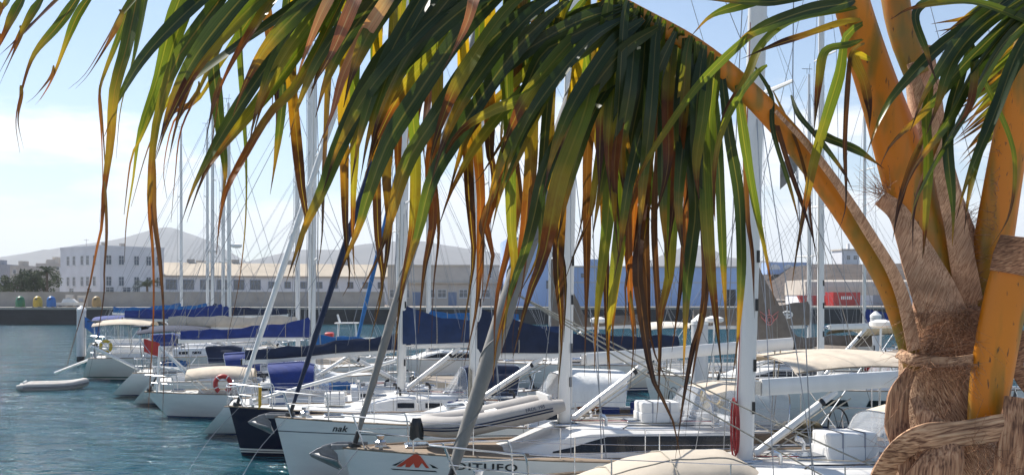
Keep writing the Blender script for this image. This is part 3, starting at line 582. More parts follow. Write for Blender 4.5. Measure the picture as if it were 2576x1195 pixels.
    if p['furl']:
        n_ = 34; pts = [fa.lerp(fe,i/n_) for i in range(n_+1)]; rad = p['furlr']; sag = [rad*pw([(0,0.45),(0.03,0.6),(0.12,0.85),(0.3,1.0),(0.5,0.9),(0.8,0.5),(0.93,0.22),(1,0.12)], i/n_)*(1+0.05*math.sin(i*1.7)) for i in range(n_+1)]
        fs_ = MB().tube(pts,sag,10).build('furled_headsail', p['furl'], root, True)
        sp = []                                       # furling line spiral: the leech edge wound round the sail
        for i in range(150):
            f_ = 0.01+0.9*i/149; c_ = fa.lerp(fe,f_); r_ = rad*pw([(0,0.45),(0.03,0.6),(0.12,0.85),(0.3,1.0),(0.5,0.9),(0.8,0.5),(0.93,0.22),(1,0.12)],f_)*1.02; a = f_*H_*4.2; t_ = (fe-fa).normalized(); u_ = Vector((0,1,0)); w_ = t_.cross(u_); sp.append(c_+u_*math.cos(a)*r_+w_*math.sin(a)*r_)
        if lv > 1: pipe('leech_edge', sp, rad*0.09, p['furl'], fs_, 4, True)
    else: pipe('forestay',[fa,fe],0.012,'wire',root,4)
    t_ = (fe-fa).normalized(); dr = MB().tube([fa-t_*0.42,fa-t_*0.3,fa-t_*0.29,fa-t_*0.2,fa-t_*0.19,fa-t_*0.02,fa+t_*0.3],[0.03,0.03,0.12,0.12,0.05,0.05,0.03],12).build('furling_drum','black',root,True)
    pipe('tack_link',[Vector((p['furlx']-0.06,0,sheer(p,0)+0.02)),fa-t_*0.4],0.02,'steel',dr)
    e_ = Vector((L-0.15,0,sheer(p,1)+0.05)); bs = mp_(topz-0.1)+Vector((ch/2,0,0)); pipe('backstay',[bs,bs.lerp(e_,0.72)],0.009,'wire',root,4); 
    for sd_ in (-1,1): pipe('backstay',[bs.lerp(e_,0.72), Vector((L-0.1,sd_*hbeam(p,1)*0.7,sheer(p,1)+0.05))],0.008,'wire',root,4)
    for sd_ in (-1,1):
        cp = Vector((mx+0.35,sd_*(hbeam(p,tm)-0.12),sheer(p,tm)+0.05)); pts = [cp]
        for z, ln in spr: pts.append(mp_(z)+Vector((0.14,sd_*ln,0.05)))
        pts.append(mp_(fz)+Vector((0,sd_*0.05,0))); pipe('shroud',pts,0.010,'wire',root,4)
        if spr: pipe('lower_shroud',[cp+Vector((0.1,-sd_*0.04,0)), mp_(spr[0][0]-0.1)+Vector((0.05,sd_*0.06,0))],0.009,'wire',root,4); pipe('lower_shroud',[cp+Vector((-0.6,-sd_*0.04,0.01)), mp_(spr[0][0]-0.2)+Vector((0,sd_*0.06,0))],0.008,'wire',root,4)
        if lv > 1: MB().tube([cp,cp+Vector((0,0,0.28))],0.022,6).build('turnbuckle','steel',root)
    pipe('halyard',[mp_(zr+0.5)+Vector((-ch*0.52,-0.06,0)), mp_(topz-0.3)+Vector((-ch*0.3,-0.03,0))],0.009,p.get('halm','rope'),mst,4)
    if lv > 1: pipe('topping_lift',[Vector((bx1,0,bz1+0.1)),mp_(topz-0.05)+Vector((0.2,0,0))],0.007,'wire',root,4)
    # rails
    if lv >= 1:
        stn = MB().tube([(0,0,0),(0,0,0.62)],0.013,6).mesh('stanchion','steel'); ps = {-1:[],1:[]}
        for sd_ in (-1,1):
            for t in ([0.2,0.33,0.46,0.6,0.74,0.87] if lv > 1 else [0.25,0.5,0.75]):
                q = hpt(p,t,0,sd_)+Vector((0,-sd_*0.07,0.02)); o = obj('stanchion', stn, root); o.location = q; ps[sd_].append(q)
            fq = hpt(p,0.11,0,sd_)+Vector((0,-sd_*0.06,0.02)); bq = hpt(p,0.95,0,sd_)+Vector((0,-sd_*0.07,0.02))
            for hh in (0.61,0.32): pipe('guard_wire',[x+Vector((0,0,hh)) for x in [fq]+ps[sd_]+[bq]],0.006,'steel',root,4)
        up = Vector((0,0,0.62)); mb = MB(); l_, r_ = hpt(p,0.11,0,-1)+Vector((0,0.06,0.02)), hpt(p,0.11,0,1)+Vector((0,-0.06,0.02)); nose = Vector((-0.02,0,sheer(p,0)+0.66)); l2, r2 = hpt(p,0.035,0,-1)+Vector((0,0.03,0.02)), hpt(p,0.035,0,1)+Vector((0,-0.03,0.02))
        mb.tube(crom([l_,l_+up*0.9+Vector((-0.05,0,0)),l_+up+Vector((-0.25,0,0)),nose+Vector((0.15,-0.16,0)),nose+Vector((0.0,0,0)),nose+Vector((0.15,0.16,0)),r_+up+Vector((-0.25,0,0)),r_+up*0.9+Vector((-0.05,0,0)),r_],34),0.016,6)
        for a_, b__ in ((l2,-1),(r2,1)): mb.tube([a_, nose+Vector((0.22,0.17*b__,0))],0.015,6)
        for a_, n2 in ((l_,-1),(r_,1)): mb.tube([a_+up*0.5, nose+Vector((0.3,0.14*n2,-0.3))],0.012,6)
        mb.build('pulpit','steel',root,True)
        l_, r_ = hpt(p,0.94,0,-1)+Vector((0,0.07,0.02)), hpt(p,0.94,0,1)+Vector((0,-0.07,0.02)); l2, r2 = hpt(p,0.995,0,-1)+Vector((-0.03,0.1,0.02)), hpt(p,0.995,0,1)+Vector((-0.03,-0.1,0.02))
        for a_, b__ in ((l_,l2),(r_,r2)):
            mb = MB(); i_ = Vector((0,-0.55*(1 if a_.y > 0 else -1),0)); mb.tube(crom([a_,a_+up*0.95,b__+up,b__+up+i_,b__+i_],20),0.015,6); mb.tube([a_+up*0.5,b__+up*0.5,b__+up*0.5+i_],0.012,6); mb.tube([b__,b__+up],0.014,6); mb.build('pushpit','steel',root,True)
        if lv > 1:
            for t in (0.06,0.5,0.9):
                for sd_ in (-1,1):
                    q = hpt(p,t,0,sd_)+Vector((0,-sd_*0.12,0.03)); mb = MB(); mb.tube([q+Vector((-0.12,0,0.06)),q+Vector((0.12,0,0.06))],0.015,6); mb.box(q+Vector((0,0,0.025)),(0.08,0.03,0.07)); mb.build('cleat','steel',root)
    if p.get('anchor'):
        z = sheer(p,0); an = MB().tube([(0.5,0.06,z+0.08),(-0.1,0.06,z+0.09),(-0.38,0.06,z+0.02),(-0.48,0.06,z-0.1)],[0.035,0.04,0.045,0.05],8,True,0.5).build('anchor','galvanised',root,True)
        for sg in (-1,1):
            mb = MB(); mb.prism([(-0.50,0.06,z-0.04),(-0.62,0.06+sg*0.06,z-0.10),(-0.40,0.06+sg*0.26,z-0.16),(-0.12,0.06+sg*0.24,z-0.24),(-0.02,0.06+sg*0.03,z-0.42),(-0.26,0.06,z-0.22)],(0.012,0,0.03)); mb.build('fluke','galvanised',an)
        MB().prism([(-0.28,0.03,z+0.07),(-0.5,0.03,z+0.0),(-0.66,0.03,z-0.10),(-0.62,0.03,z-0.16),(-0.06,0.03,z-0.44),(-0.10,0.03,z-0.12)],(0,0.06,0)).build('crown','galvanised',an)
        MB().box((0.02,0.06,z+0.03),(0.5,0.16,0.1),0,0.01).build('bow_roller','galvanised',root); MB().tube([(0.75,0,z),(0.75,0,z+0.12),(0.75,0,z+0.16),(0.75,0,z+0.24)],[0.12,0.12,0.06,0.09],10).build('windlass','steel',root)
    if p['wheel'] and lv > 1:
        x = L*0.85; z = zc+0.35; pd = MB().tube([(x,0,zc-0.5),(x,0,z+0.1)],[0.12,0.08],8).build('steering_pedestal','gelcoat',root); mb = MB(); ring_ = [(x+0.14,0.48*math.cos(a),z+0.48*math.sin(a)) for a in [2*math.pi*k/24 for k in range(25)]]; mb.tube(ring_,0.018,6,False)
        for k in range(6): a = math.pi*k/3; mb.tube([(x+0.14,0,z),(x+0.14,0.48*math.cos(a),z+0.48*math.sin(a))],0.009,4)
        mb.build('steering_wheel','black',pd)
    if p['dodger']:
        dt_ = p.get('dodt',c0); x0 = L*(dt_-0.075); x1 = L*(dt_+0.045); z0 = sheer(p,dt_)+rh*0.9; wd = min(1.25,B*0.33); dz = 0.95 if lv > 1 else 0.75; top = []; fro = []
        arcs = [R(-86+172*k/14) for k in range(15)]
        f0 = [(x0-0.45, wd*0.86*math.sin(a), z0-0.35+0.42*max(0,math.cos(a))**0.6) for a in arcs]; sg_ = lambda a: math.copysign(abs(math.sin(a))**0.62, a); f1 = [(x0+0.1, wd*0.96*sg_(a), z0-0.35+(dz+0.25)*max(0,math.cos(a))**0.4) for a in arcs]; f2 = [(x0+0.55, wd*sg_(a), z0-0.35+(dz+0.36)*max(0,math.cos(a))**0.4) for a in arcs]; f3 = [(x1+0.25+0.22*max(0,math.cos(a))-0.1, wd*1.02*sg_(a), z0-0.35+(dz+0.30)*max(0,math.cos(a))**0.42) for a in arcs]
        cs_ = 4 if p.get('clearside') else 0; dg_ = MB().grid([q_[cs_:15-cs_] for q_ in (f1,f2,f3)]).build('sprayhood', p['dodger'], root, True)
        if cs_:
            for q0, q1 in ((0,cs_+1),(14-cs_,15)): MB().grid([q_[q0:q1] for q_ in (f1,f2,f3)]).build('side_window','clear_vinyl',dg_,True)
        MB().grid([f0,[tuple(lerp(a,b_,0.12) for a,b_ in zip(u_,w_)) for u_,w_ in zip(f0,f1)]]).build('hem', p['dodger'], dg_, True)
        MB().grid([[tuple(lerp(a,b_,0.12) for a,b_ in zip(u_,w_)) for u_,w_ in zip(f0,f1)], f1]).build('front_window','clear_vinyl',dg_,True)
        pipe('hoop',f3,0.014,'steel',dg_,5); pipe('hoop',f1,0.014,'steel',dg_,5)
    if p['bimini']:
        x0, x1 = L*(c0+0.06), L*0.985; wd = B*0.40; z0 = zc+p.get('bimz',2.05); bo = canopy('bimini', root, x0, x1, wd, z0, 0.3, p['bimini'], 0.12)
        for xx in (x0+0.02, (x0+x1)/2, x1-0.02):
            s_ = (xx-x0)/(x1-x0); zz = z0+0.06*math.sin(math.pi*s_)-0.06*(2*s_-1)**2-0.02
            arc = [(xx, wd*math.sin(a), zz+0.3*math.cos(a)-0.3) for a in [R(-82+164*k/12) for k in range(13)]]; bx_ = lerp((x0+x1)/2, xx, 0.25); pipe('hoop',[(bx_,-wd*1.0,zc+0.1)]+arc+[(bx_,wd*1.0,zc+0.1)],0.014,'steel',bo,5)
    if p.get('hullwin'):
        for sd_ in (-1,1):
            for xa, xb in ((0.30,0.37),(0.42,0.52),(0.58,0.64)): poly_on_hull(p, hull, [(xa*L,sheer(p,xa)-0.52),(xb*L,sheer(p,xb)-0.52),(xb*L-0.08,sheer(p,xb)-0.30),(xa*L+0.1,sheer(p,xa)-0.30)], sd_, 'dark_window', 'hull_window', 0.008)
    return root, p, roof, mp_, hull
hull_mat('hull_white',(0.74,0.715,0.67),(0.03,0.05,0.13),0.10,0.17); hull_mat('hull_white_b',(0.70,0.68,0.645),(0.16,0.02,0.02),0.10,0.16,(0.12,0.02,0.02)); hull_mat('hull_cream',(0.62,0.60,0.54),(0.04,0.10,0.07),0.12,0.2,(0.03,0.08,0.06))
hull_mat('hull_navy',(0.008,0.011,0.030),(0.62,0.60,0.54),0.17,0.225,(0.02,0.02,0.03),(0.11,0.145)); hull_mat('hull_line',(0.74,0.715,0.67),(0.05,0.05,0.06),1.20,1.225)
M['hull_navy'].node_tree.nodes['Principled BSDF'].inputs['Coat Weight'].default_value = 0.0; M['hull_navy'].node_tree.nodes['Principled BSDF'].inputs['Specular IOR Level'].default_value = 0.2
A = R(10)
# nearest yacht: in-mast furling, grey furled genoa, upturned dinghy on its foredeck
b1 = yacht('nearest white yacht with thick white mast, bare white boom and grey furled headsail', (-1.27,16.1), A, L=13, B=4.1, fb=1.6, fs=1.35, mast=5.2, mh=16.8, chord=0.34, boomz=3.08, boomrise=0.22, boomlen=4.9, boomh=0.28, boomw=0.17, boomgap=0.12, furl='sail_grey', furlr=0.17, furlx=0.35, dodger='cloth_beige', clearside=True, roofm='gelcoat', hull='hull_white', anchor=True, halm='rope_red', rakea=1.9)
b2 = yacht('white yacht with mountain logo and DITUFO lettering on its bow', (-3.39,20.5), A, L=12.4, B=4.0, fb=1.56, fs=1.32, mast=4.55, mh=16.0, chord=0.31, boomz=3.28, boomrise=0.30, boomlen=4.6, boomh=0.25, boomw=0.15, boomgap=0.30, furl='sail_grey', furlr=0.10, dodger='cloth_beige', clearside=True, bimini='cloth_beige', deck='teak', anchor=True, roof=(0.25,0.64,0.52), frontage=0.4, rakea=1.2)
b3 = yacht('white yacht with small black name on its bow and navy sail cover', (-5.98,25.8), A, L=12.2, B=3.9, fb=1.55, fs=1.3, mast=5.1, mh=15.5, chord=0.34, mastm='mast_white', dodger='sail_white', boomz=3.05, boomrise=0.05, boomlen=5.2, cover='cloth_navy', covh=(1.25,0.38), furl='cloth_navy', furlr=0.085, furlx=0.45, hull='hull_line', anchor=True, win='ports', rakea=0.6)
b4 = yacht('navy blue hulled yacht with white waterline stripes and white furled headsail', (-8.15,29.5), A, L=11.4, B=3.7, fb=1.42, fs=1.2, mast=4.95, mh=15.5, chord=0.27, mastm='mast_alu', boomz=3.15, boomrise=0.0, boomlen=4.8, cover='cloth_blue_dark', covh=(1.15,0.5), furl='sail_white', furlr=0.09, hull='hull_navy', dodger='cloth_navy', win='ports', rakea=0.8)
b5 = yacht('white yacht with reverse transom, navy boom cover and royal blue sprayhood', (-10.2,34.0), A, True, L=10.6, B=3.5, fb=1.3, fs=1.05, rev=0.85, mast=4.9, mh=14.5, chord=0.22, boomz=2.75, boomrise=-0.35, boomlen=4.9, cover='cloth_navy', covh=(0.55,0.36), dodger='cloth_royal', dodt=0.80, win='ports', rakea=0.6, wheel=False)
b6 = yacht('low white classic sloop with raked bow and beige cockpit cover', (-14.0,39.0), A, False, L=10.4, B=3.1, fb=0.95, fs=0.85, rake=0.9, mast=6.3, mh=13, chord=0.18, boomz=2.5, boomlen=4.2, boomrise=0.1, cover='cloth_bright_blue', covh=(0.6,0.3), hull='hull_line', win='ports', rakea=0.5, wheel=False, level=1)
b7 = yacht('white yacht with sloping scooped transom and thick pale mast, beyond the classic sloop', (-15.9,43.3), A, True, L=10.8, B=3.5, fb=1.25, fs=1.05, rev=0.9, mast=4.3, mh=17, chord=0.30, boomz=2.8, boomlen=5.2, boomrise=-0.1, cover='cloth_royal', covh=(0.85,0.4), dodger='cloth_royal', rakea=0.4, wheel=False, level=1, win='ports')
b8 = yacht('white yacht with wide open stern and beige sail laid on its boom', (-18.1,47.0), A, True, L=11.6, B=3.7, fb=1.35, fs=1.15, rev=1.0, mast=4.4, mh=12.4, chord=0.22, boomz=3.1, boomlen=5.6, boomrise=0.0, cover='cloth_beige', covh=(0.5,0.5), dodger='cloth_navy', bimini='cloth_navy', rakea=0.2, level=1, win='ports')
b9 = yacht('old white yacht with beige awning and stern ladder near the white mooring pile', (-23.6,57.0), A, True, L=11.5, B=3.6, fb=1.4, fs=1.2, rev=0.35, mast=4.2, mh=14, chord=0.24, boomz=3.2, boomlen=5.4, cover='cloth_royal', covh=(0.8,0.45), bimini='cloth_beige', hull='hull_cream', rakea=0.2, level=1, win='ports', radar=True)
far = [('white yacht with royal blue cover, second beyond the beige awning', (-25.5,62.5), 560, 'cloth_royal', 14.2, True, 0.22), ('white yacht with tall grey mast and dark sail cover in the far row', (-27.6,67.0), 535, 'cloth_navy', 16.6, False, 0.24), ('far yacht with bright blue cover and mast topped by a radar', (-29.6,71.5), 520, 'cloth_bright_blue', 15.2, True, 0.22), ('last yacht of the row with the leftmost mast and blue cover', (-31.4,76.0), 457, 'cloth_bright_blue', 15.4, True, 0.22)]
for i, (lab, pos, mpx, cv, mh, fl, chd) in enumerate(far):
    mX = (mpx-XC)/F*(pos[1]+1.4); ln = 11.5; ml = (mX-pos[0])/math.cos(A); mast_ = ln+0.3-ml if fl else ml
    yacht(lab, pos, A, fl, L=ln, B=3.6, fb=1.35, fs=1.15, rev=0.4 if fl else 0, mast=max(3.6,min(8.0,mast_)), mh=mh, chord=chd, boomz=3.2, boomlen=4.6, cover=cv, covh=(0.9,0.42), dodger='cloth_royal' if i == 0 else None, bimini='cloth_royal' if i == 2 else None, level=1 if i < 2 else 0, win='ports', rakea=0.1, radar=i == 2, hull=['hull_white','hull_white_b','hull_white','hull_cream'][i])
# yachts on the other side of the walkway
tri = lambda s_: 0.5+3.5*max(0, 1-s_/0.36)
c2 = yacht('white yacht with cream sunshade canopy and bare white boom, left of the palm', (6.9,35.6), A, False, 'yachts behind the walkway', L=11.5, B=3.9, fb=1.5, fs=1.3, mast=4.1, mh=17, chord=0.25, boomz=3.5, boomlen=5.0, bimini='cloth_cream', dodger='cloth_taupe', clearside=True, hullwin=True, rakea=0.2, bimz=1.75)
c5 = yacht('white yacht with tall taupe sail cover bearing a pink emblem', (5.25,40.6), A, False, 'yachts behind the walkway', L=11.8, B=3.8, fb=1.5, fs=1.25, mast=4.45, mh=15.5, chord=0.24, boomz=2.35, boomlen=5.0, cover='cloth_taupe', covf=tri, bimini='cloth_brown', dodger='cloth_taupe', hullwin=True, rakea=0.3)
c1 = yacht('white yacht with taupe boom cover bearing a white mask emblem', (6.6,46.2), A, True, 'yachts behind the walkway', L=11.5, B=3.8, fb=1.5, fs=1.25, mast=4.2, mh=13.2, chord=0.2, mastm='mast_alu', boomz=3.2, boomlen=5.4, boomrise=0.0, cover='cloth_taupe', covh=(1.15,0.75), hullwin=True, rakea=0.1)
c6 = yacht('white yacht with narrow taupe sail cover behind the DITUFO mast', (-1.45,50.0), A, False, 'yachts behind the walkway', L=11, B=3.6, fb=1.4, fs=1.2, mast=1.55 and 3.4, mh=14, chord=0.2, boomz=3.0, boomlen=4.6, cover='cloth_taupe', covf=tri, bimini='cloth_cream', level=1, rakea=0.1)
c7 = yacht('white yacht with a blue headsail sleeve behind the navy sail covers', (-8.6,54.0), A, False, 'yachts behind the walkway', L=11, B=3.6, fb=1.4, fs=1.2, mast=4.2, mh=17.5, chord=0.28, boomz=3.1, boomlen=4.6, cover='cloth_bright_blue', covh=(0.7,0.4), furl='cloth_bright_blue', furlr=0.12, level=1, rakea=0.1)
c8 = yacht('white yacht largely hidden behind the palm trunk at the right', (13.2,27.5), A, False, 'yachts behind the walkway', L=11.5, B=3.8, fb=1.5, fs=1.25, mast=-0.0 or 3.6, mh=16, chord=0.26, boomz=3.2, boomlen=4.8, cover='cloth_cream', covh=(0.7,0.4), dodger='cloth_taupe', hullwin=True, level=2, rakea=0.1)
c9 = yacht('white yacht with thin silver mast at far right behind the palm fronds', (14.5,54.5), A, False, 'yachts behind the walkway', L=11.5, B=3.7, fb=1.4, fs=1.2, mast=4.6, mh=14.5, chord=0.2, mastm='mast_alu', boomz=3.1, boomlen=4.8, cover='cloth_royal', level=1, rakea=0.1)
# --- marks on hulls and covers
_, p2, roof2, mp2, hull2 = b2
text_on_hull(p2, b2[0], hull2, 'DITUFO', 2.12, 1.255, 0.195, -1, 'black', 0, 1.1, 1.56)
mx0, mz0, k_ = 1.0, 1.235, 0.0078
tri_ = [(0,0),(22,14),(30,16),(48,34),(56,36),(66,30),(80,18),(92,8),(104,0),(84,2),(74,16),(64,0),(58,2),(52,14),(46,2),(38,0),(34,4),(24,0)]
poly_on_hull(p2, hull2, [(mx0+x*k_, mz0+z*k_) for x, z in ((4,3),(30,24),(46,36),(54,37),(62,33),(84,3),(76,3),(66,16),(58,3),(50,3),(46,14),(36,3),(26,3),(34,14),(28,12),(16,3))], -1, 'logo_red', 'mountain_emblem')
poly_on_hull(p2, hull2, [(mx0+x*k_, mz0+z*k_) for x, z in ((-6,6),(10,14),(24,22),(12,12),(2,5))], -1, 'black', 'emblem_swoosh'); poly_on_hull(p2, hull2, [(mx0+x*k_, mz0+z*k_) for x, z in ((84,14),(96,9),(106,3),(92,4))], -1, 'black', 'emblem_swoosh'); poly_on_hull(p2, hull2, [(mx0+x*k_, mz0+z*k_) for x, z in ((-10,-3),(98,-3),(104,-6),(-4,-5.5))], -1, 'black', 'emblem_underline')
_, p3, roof3, mp3, hull3 = b3
text_on_hull(p3, b3[0], hull3, 'nak', 1.42, 1.27, 0.22, -1, 'black', 0.35, 1.05, 1.1)
def emblem(root, cx, cz, y, s_, m_, kind):
    mb = MB()
    if kind == 'ring':
        mb.tube([(cx+0.2*s_*math.cos(a),y,cz+0.24*s_*math.sin(a)) for a in [2*math.pi*k/20 for k in range(21)]],0.025*s_,5,False); mb.tube([(cx+0.1*s_*math.cos(a),y,cz+0.13*s_*math.sin(a)) for a in [2*math.pi*k/16 for k in range(17)]],0.02*s_,5,False)
        for sg in (-1,1): mb.tube([(cx+sg*0.17*s_,y,cz-0.1*s_),(cx+sg*0.4*s_,y,cz+0.12*s_),(cx+sg*0.46*s_,y,cz+0.4*s_),(cx+sg*0.2*s_,y,cz+0.2*s_)],0.022*s_,5)
        mb.tube([(cx,y,cz+0.22*s_),(cx-0.02*s_,y,cz+0.5*s_)],0.025*s_,5)
    else:
        mb.tube([(cx+0.3*s_*math.cos(a),y,cz+0.17*s_*math.sin(a)) for a in [2*math.pi*k/20 for k in range(21)]],0.05*s_,5,False); mb.tube([(cx-0.25*s_,y,cz),(cx+0.25*s_,y,cz)],0.05*s_,5); mb.tube([(cx,y,cz+0.15*s_),(cx,y,cz+0.5*s_)],0.035*s_,5); mb.tube([(cx,y,cz-0.15*s_),(cx,y,cz+0.1*s_)],0.06*s_,5)
    mb.build('emblem', m_, root)
emblem(c5[0], 4.45+0.72, 3.65, -0.2, 0.85, 'logo_pink', 'ring'); emblem(c1[0], 4.2+1.2, 3.75, 0.2, 0.85, 'plastic_white', 'mask'); emblem(c6[0], 3.4+0.7, 4.0, -0.2, 0.7, 'logo_pink', 'ring')
# ------------------------------------------------------------------ loose things on the boats
def local(b_, x, y, z): return b_[0].matrix_basis @ Vector((x,y,z)) if False else Matrix.Translation(b_[0].location) @ Matrix.Rotation(b_[0].rotation_euler.z,4,'Z') @ Vector((x,y,z))
def inflatable(b_, x, y, z, L_, wd, label, tilt=0.0, tube_m='rubber_grey', rz=0.0, rr=0.2):
    o = thing('inflatable_dinghy', label, 'dinghy', local(b_,x,y,z), b_[0].rotation_euler.z+rz); o.rotation_euler[1] = tilt
    w_ = wd/2-rr; path = [(L_,-w_,rr),(L_*0.5,-w_,rr),(L_*0.25,-w_*0.98,rr+0.02),(L_*0.1,-w_*0.75,rr+0.08),(0.02,-w_*0.3,rr+0.14),(0.0,0,rr+0.15),(0.02,w_*0.3,rr+0.14),(L_*0.1,w_*0.75,rr+0.08),(L_*0.25,w_*0.98,rr+0.02),(L_*0.5,w_,rr),(L_,w_,rr)]
    pts = crom(path,44); rad = [rr*(0.55+0.45*min(1,min(i,43-i)/3.0)) for i in range(44)]; tb = MB().tube(pts,rad,12).build('buoyancy_tube',tube_m,o,True)
    for zo in (0.02,-0.035):
        st = []
        for i, q in enumerate(pts[2:-2]):
            a = pts[max(0,i+1)]; e = pts[min(43,i+3)]; n_ = (e-a).cross(Vector((0,0,1))).normalized(); n_ = -n_ if n_.dot(Vector((q.x-L_*0.6,q.y,0))) < 0 else n_; st.append(q+n_*(rr+0.004)+Vector((0,0,zo)))
        MB().tube(st,0.014,4).build('rubbing_strake','cloth_navy',tb)
    MB().box((L_*0.55,0,rr*0.7),(L_*0.8,wd-rr*2,0.05)).build('floor','rubber_grey',o); MB().box((L_*0.9,0,rr*1.3),(0.05,wd-rr*2.2,rr*1.9)).build('transom_board','plastic_white',o); MB().box((L_*0.5,0,rr*1.5),(0.25,wd-rr*2,0.04),0,0.01).build('seat','plastic_white',o)
    return o
q = roof2(0.25,0); di = inflatable(b2, 1.75, -0.1, p2['fb']+0.10, 2.75, 1.4, 'grey inflatable dinghy with navy stripe lying on the foredeck of the DITUFO yacht', R(-11), 'rubber_grey', 0.05, 0.21)
def txt(parent, s_, loc, size, m_, rot=(R(90),0,0)):
    cu = bpy.data.curves.new('lettering','FONT'); cu.body = s_; cu.size = size; tmp = bpy.data.objects.new('tmp',cu); S.collection.objects.link(tmp); me = bpy.data.meshes.new_from_object(tmp.evaluated_get(bpy.context.evaluated_depsgraph_get())); bpy.data.objects.remove(tmp); me.materials.clear(); me.materials.append(M[m_]); o = obj('lettering',me,parent); o.location = loc; o.rotation_euler = rot; return o
txt(di, 'ERDL 195', (1.9,-0.705,0.27), 0.10, 'cloth_navy')
inflatable(b9, 9.2, 3.0, 0.0, 3.0, 1.5, 'grey inflatable dinghy floating behind the sterns near the mooring pile', 0, 'rubber_grey', 0.12, 0.22).location = (-21.3, 51.0, -0.05)
# upturned tender under a tan cover on the nearest foredeck
_, p1, roof1, mp1, hull1 = b1
o = thing('covered_tender', 'upturned tender under a tan cover on the foredeck of the nearest yacht', 'tender', local(b1,1.95,-0.35,p1['fb']-0.06), A+0.02); rows = []
for i in range(25):
    s_ = i/24; w_ = 0.88*(1-(1-min(1,s_/0.45))**2.2)*(1-0.12*max(0,s_-0.7)/0.3)+0.02; h_ = 0.56*(0.3+0.7*smooth01(s_/0.62)) if s_ < 0.86 else 0.56-(s_-0.86)*1.6; rows.append([(s_*3.15, w_*a, 0.03+h_*b__+0.008*math.sin(s_*30+a*5)) for a, b__ in ((-1,0),(-1.02,0.22),(-0.95,0.45),(-0.8,0.66),(-0.5,0.86),(0,1.0),(0.5,0.86),(0.8,0.66),(0.95,0.45),(1.02,0.22),(1,0))])
mb = MB(); mb.grid(rows); k0 = mb.vs(rows[-1]); mb.face([k0+j for j in range(11)]); cvr = mb.build('cover','cover_tan',o,True)
for sd_, idx in ((-1,1),(1,9)): pipe('rubbing_strake',[Vector(r[idx])+Vector((0,sd_*0.012,-0.03)) for r in rows],0.035,'cloth_navy',o,6)
pipe('lashing',[Vector(rows[13][j])+Vector((0,0,0.012)) for j in range(11)],0.012,'rope',cvr,4); pipe('lashing',[Vector(rows[6][j])+Vector((0,0,0.012)) for j in range(11)],0.012,'rope',cvr,4); pipe('seam',[Vector(r[4])+Vector((0,-0.003,0.006)) for r in rows],0.008,'rope',cvr,4)
def canister(b_, x, y, z, label, sz=(0.85,0.62,0.42)):
    o = thing('liferaft_canister', label, 'liferaft', local(b_,x,y,z), b_[0].rotation_euler.z)
    rbox('lower_shell',(0,0,sz[2]*0.25),(sz[0],sz[1],sz[2]*0.52),0.035,'plastic_white',o); rbox('upper_shell',(0,0,sz[2]*0.72),(sz[0]*0.97,sz[1]*0.97,sz[2]*0.56),0.05,'plastic_white',o)
    for f_ in (-0.22,0.22): MB().box((sz[0]*f_,0,sz[2]*0.52),(0.035,sz[1]*1.02,sz[2]*1.02),0,0.03).build('strap','house_grey',o)
canister(b1, 7.0, 0.0, roof1(0.95,0).z+0.0, 'white liferaft canister on the cabin top of the nearest yacht, left of the palm', (0.9,0.66,0.46)); canister(b2, 6.55, 0.0, roof2(0.76,0).z+0.02, 'white liferaft canister on the cabin top of the DITUFO yacht', (0.85,0.62,0.42))
canister(b4, 3.0, 0.0, b4[2](0.05,0).z+0.06, 'small white box on the foredeck of the navy yacht', (0.6,0.5,0.35))
def buoy(b_, x, y, z, m_, label, horseshoe=False):
    o = thing('lifebuoy', label, 'lifebuoy', local(b_,x,y,z), b_[0].rotation_euler.z); a0_, a1_ = (R(-60),R(240)) if horseshoe else (0,2*math.pi)
    n_ = 24; pts = [(0.27*math.cos(lerp(a0_,a1_,k/n_)),0,0.30*math.sin(lerp(a0_,a1_,k/n_))+0.3) for k in range(n_+1)]; r_ = MB().tube(pts,0.085,8).build('ring',m_,o,True)
    for k in (3,9,15,21): MB().tube([Vector(pts[k]).lerp(Vector(pts[k+1]),-0.15),Vector(pts[k]).lerp(Vector(pts[k+1]),0.5)],0.089,8).build('band','plastic_white',r_,True)
buoy(b9, 10.6, 1.35, 1.55, 'yellow', 'round yellow lifebuoy on the stern rail of the yacht with the beige awning'); buoy(b6, 3.0, -1.12, 1.0, 'red', 'red horseshoe lifebuoy on the rail of the classic sloop', True); buoy(b2, 11.4, -1.7, 1.75, 'orange', 'orange horseshoe lifebuoy on the stern rail of the DITUFO yacht', True); buoy(b3, 11.0, -1.6, 1.75, 'yellow', 'yellow horseshoe lifebuoy on the stern rail of the yacht with navy cover', True); buoy(c2, 10.6, -1.6, 1.75, 'orange', 'orange horseshoe lifebuoy under the cream canopy', True)
def fender(b_, x, m_, label, side=-1, zc=0.7):
    p = b_[1]; yy = side*(hull_y(p,x,zc)+0.13); o = thing('fender', label, 'fender', local(b_,x,yy,zc-0.3), 0); mb = MB()
    mb.loft([[(q*math.cos(a),q*math.sin(a),z) for a in [2*math.pi*j/12 for j in range(12)]] for q, z in ((0.03,0),(0.1,0.06),(0.12,0.15),(0.12,0.5),(0.1,0.6),(0.03,0.66))],True,True); mb.build('body',m_,o,True); pipe('rope',[(0,0,0.64),(0,0,sheer(p,x/p['L'])-zc+0.75)],0.008,'rope',o,4)
fender(b4,4.6,'cloth_navy','navy fender hanging at the side of the navy hulled yacht'); fender(b6,5.0,'plastic_white','white fender hanging from the classic sloop',-1,0.5); fender(b3,6.0,'cloth_royal','blue fender on the side of the yacht with the small black name')
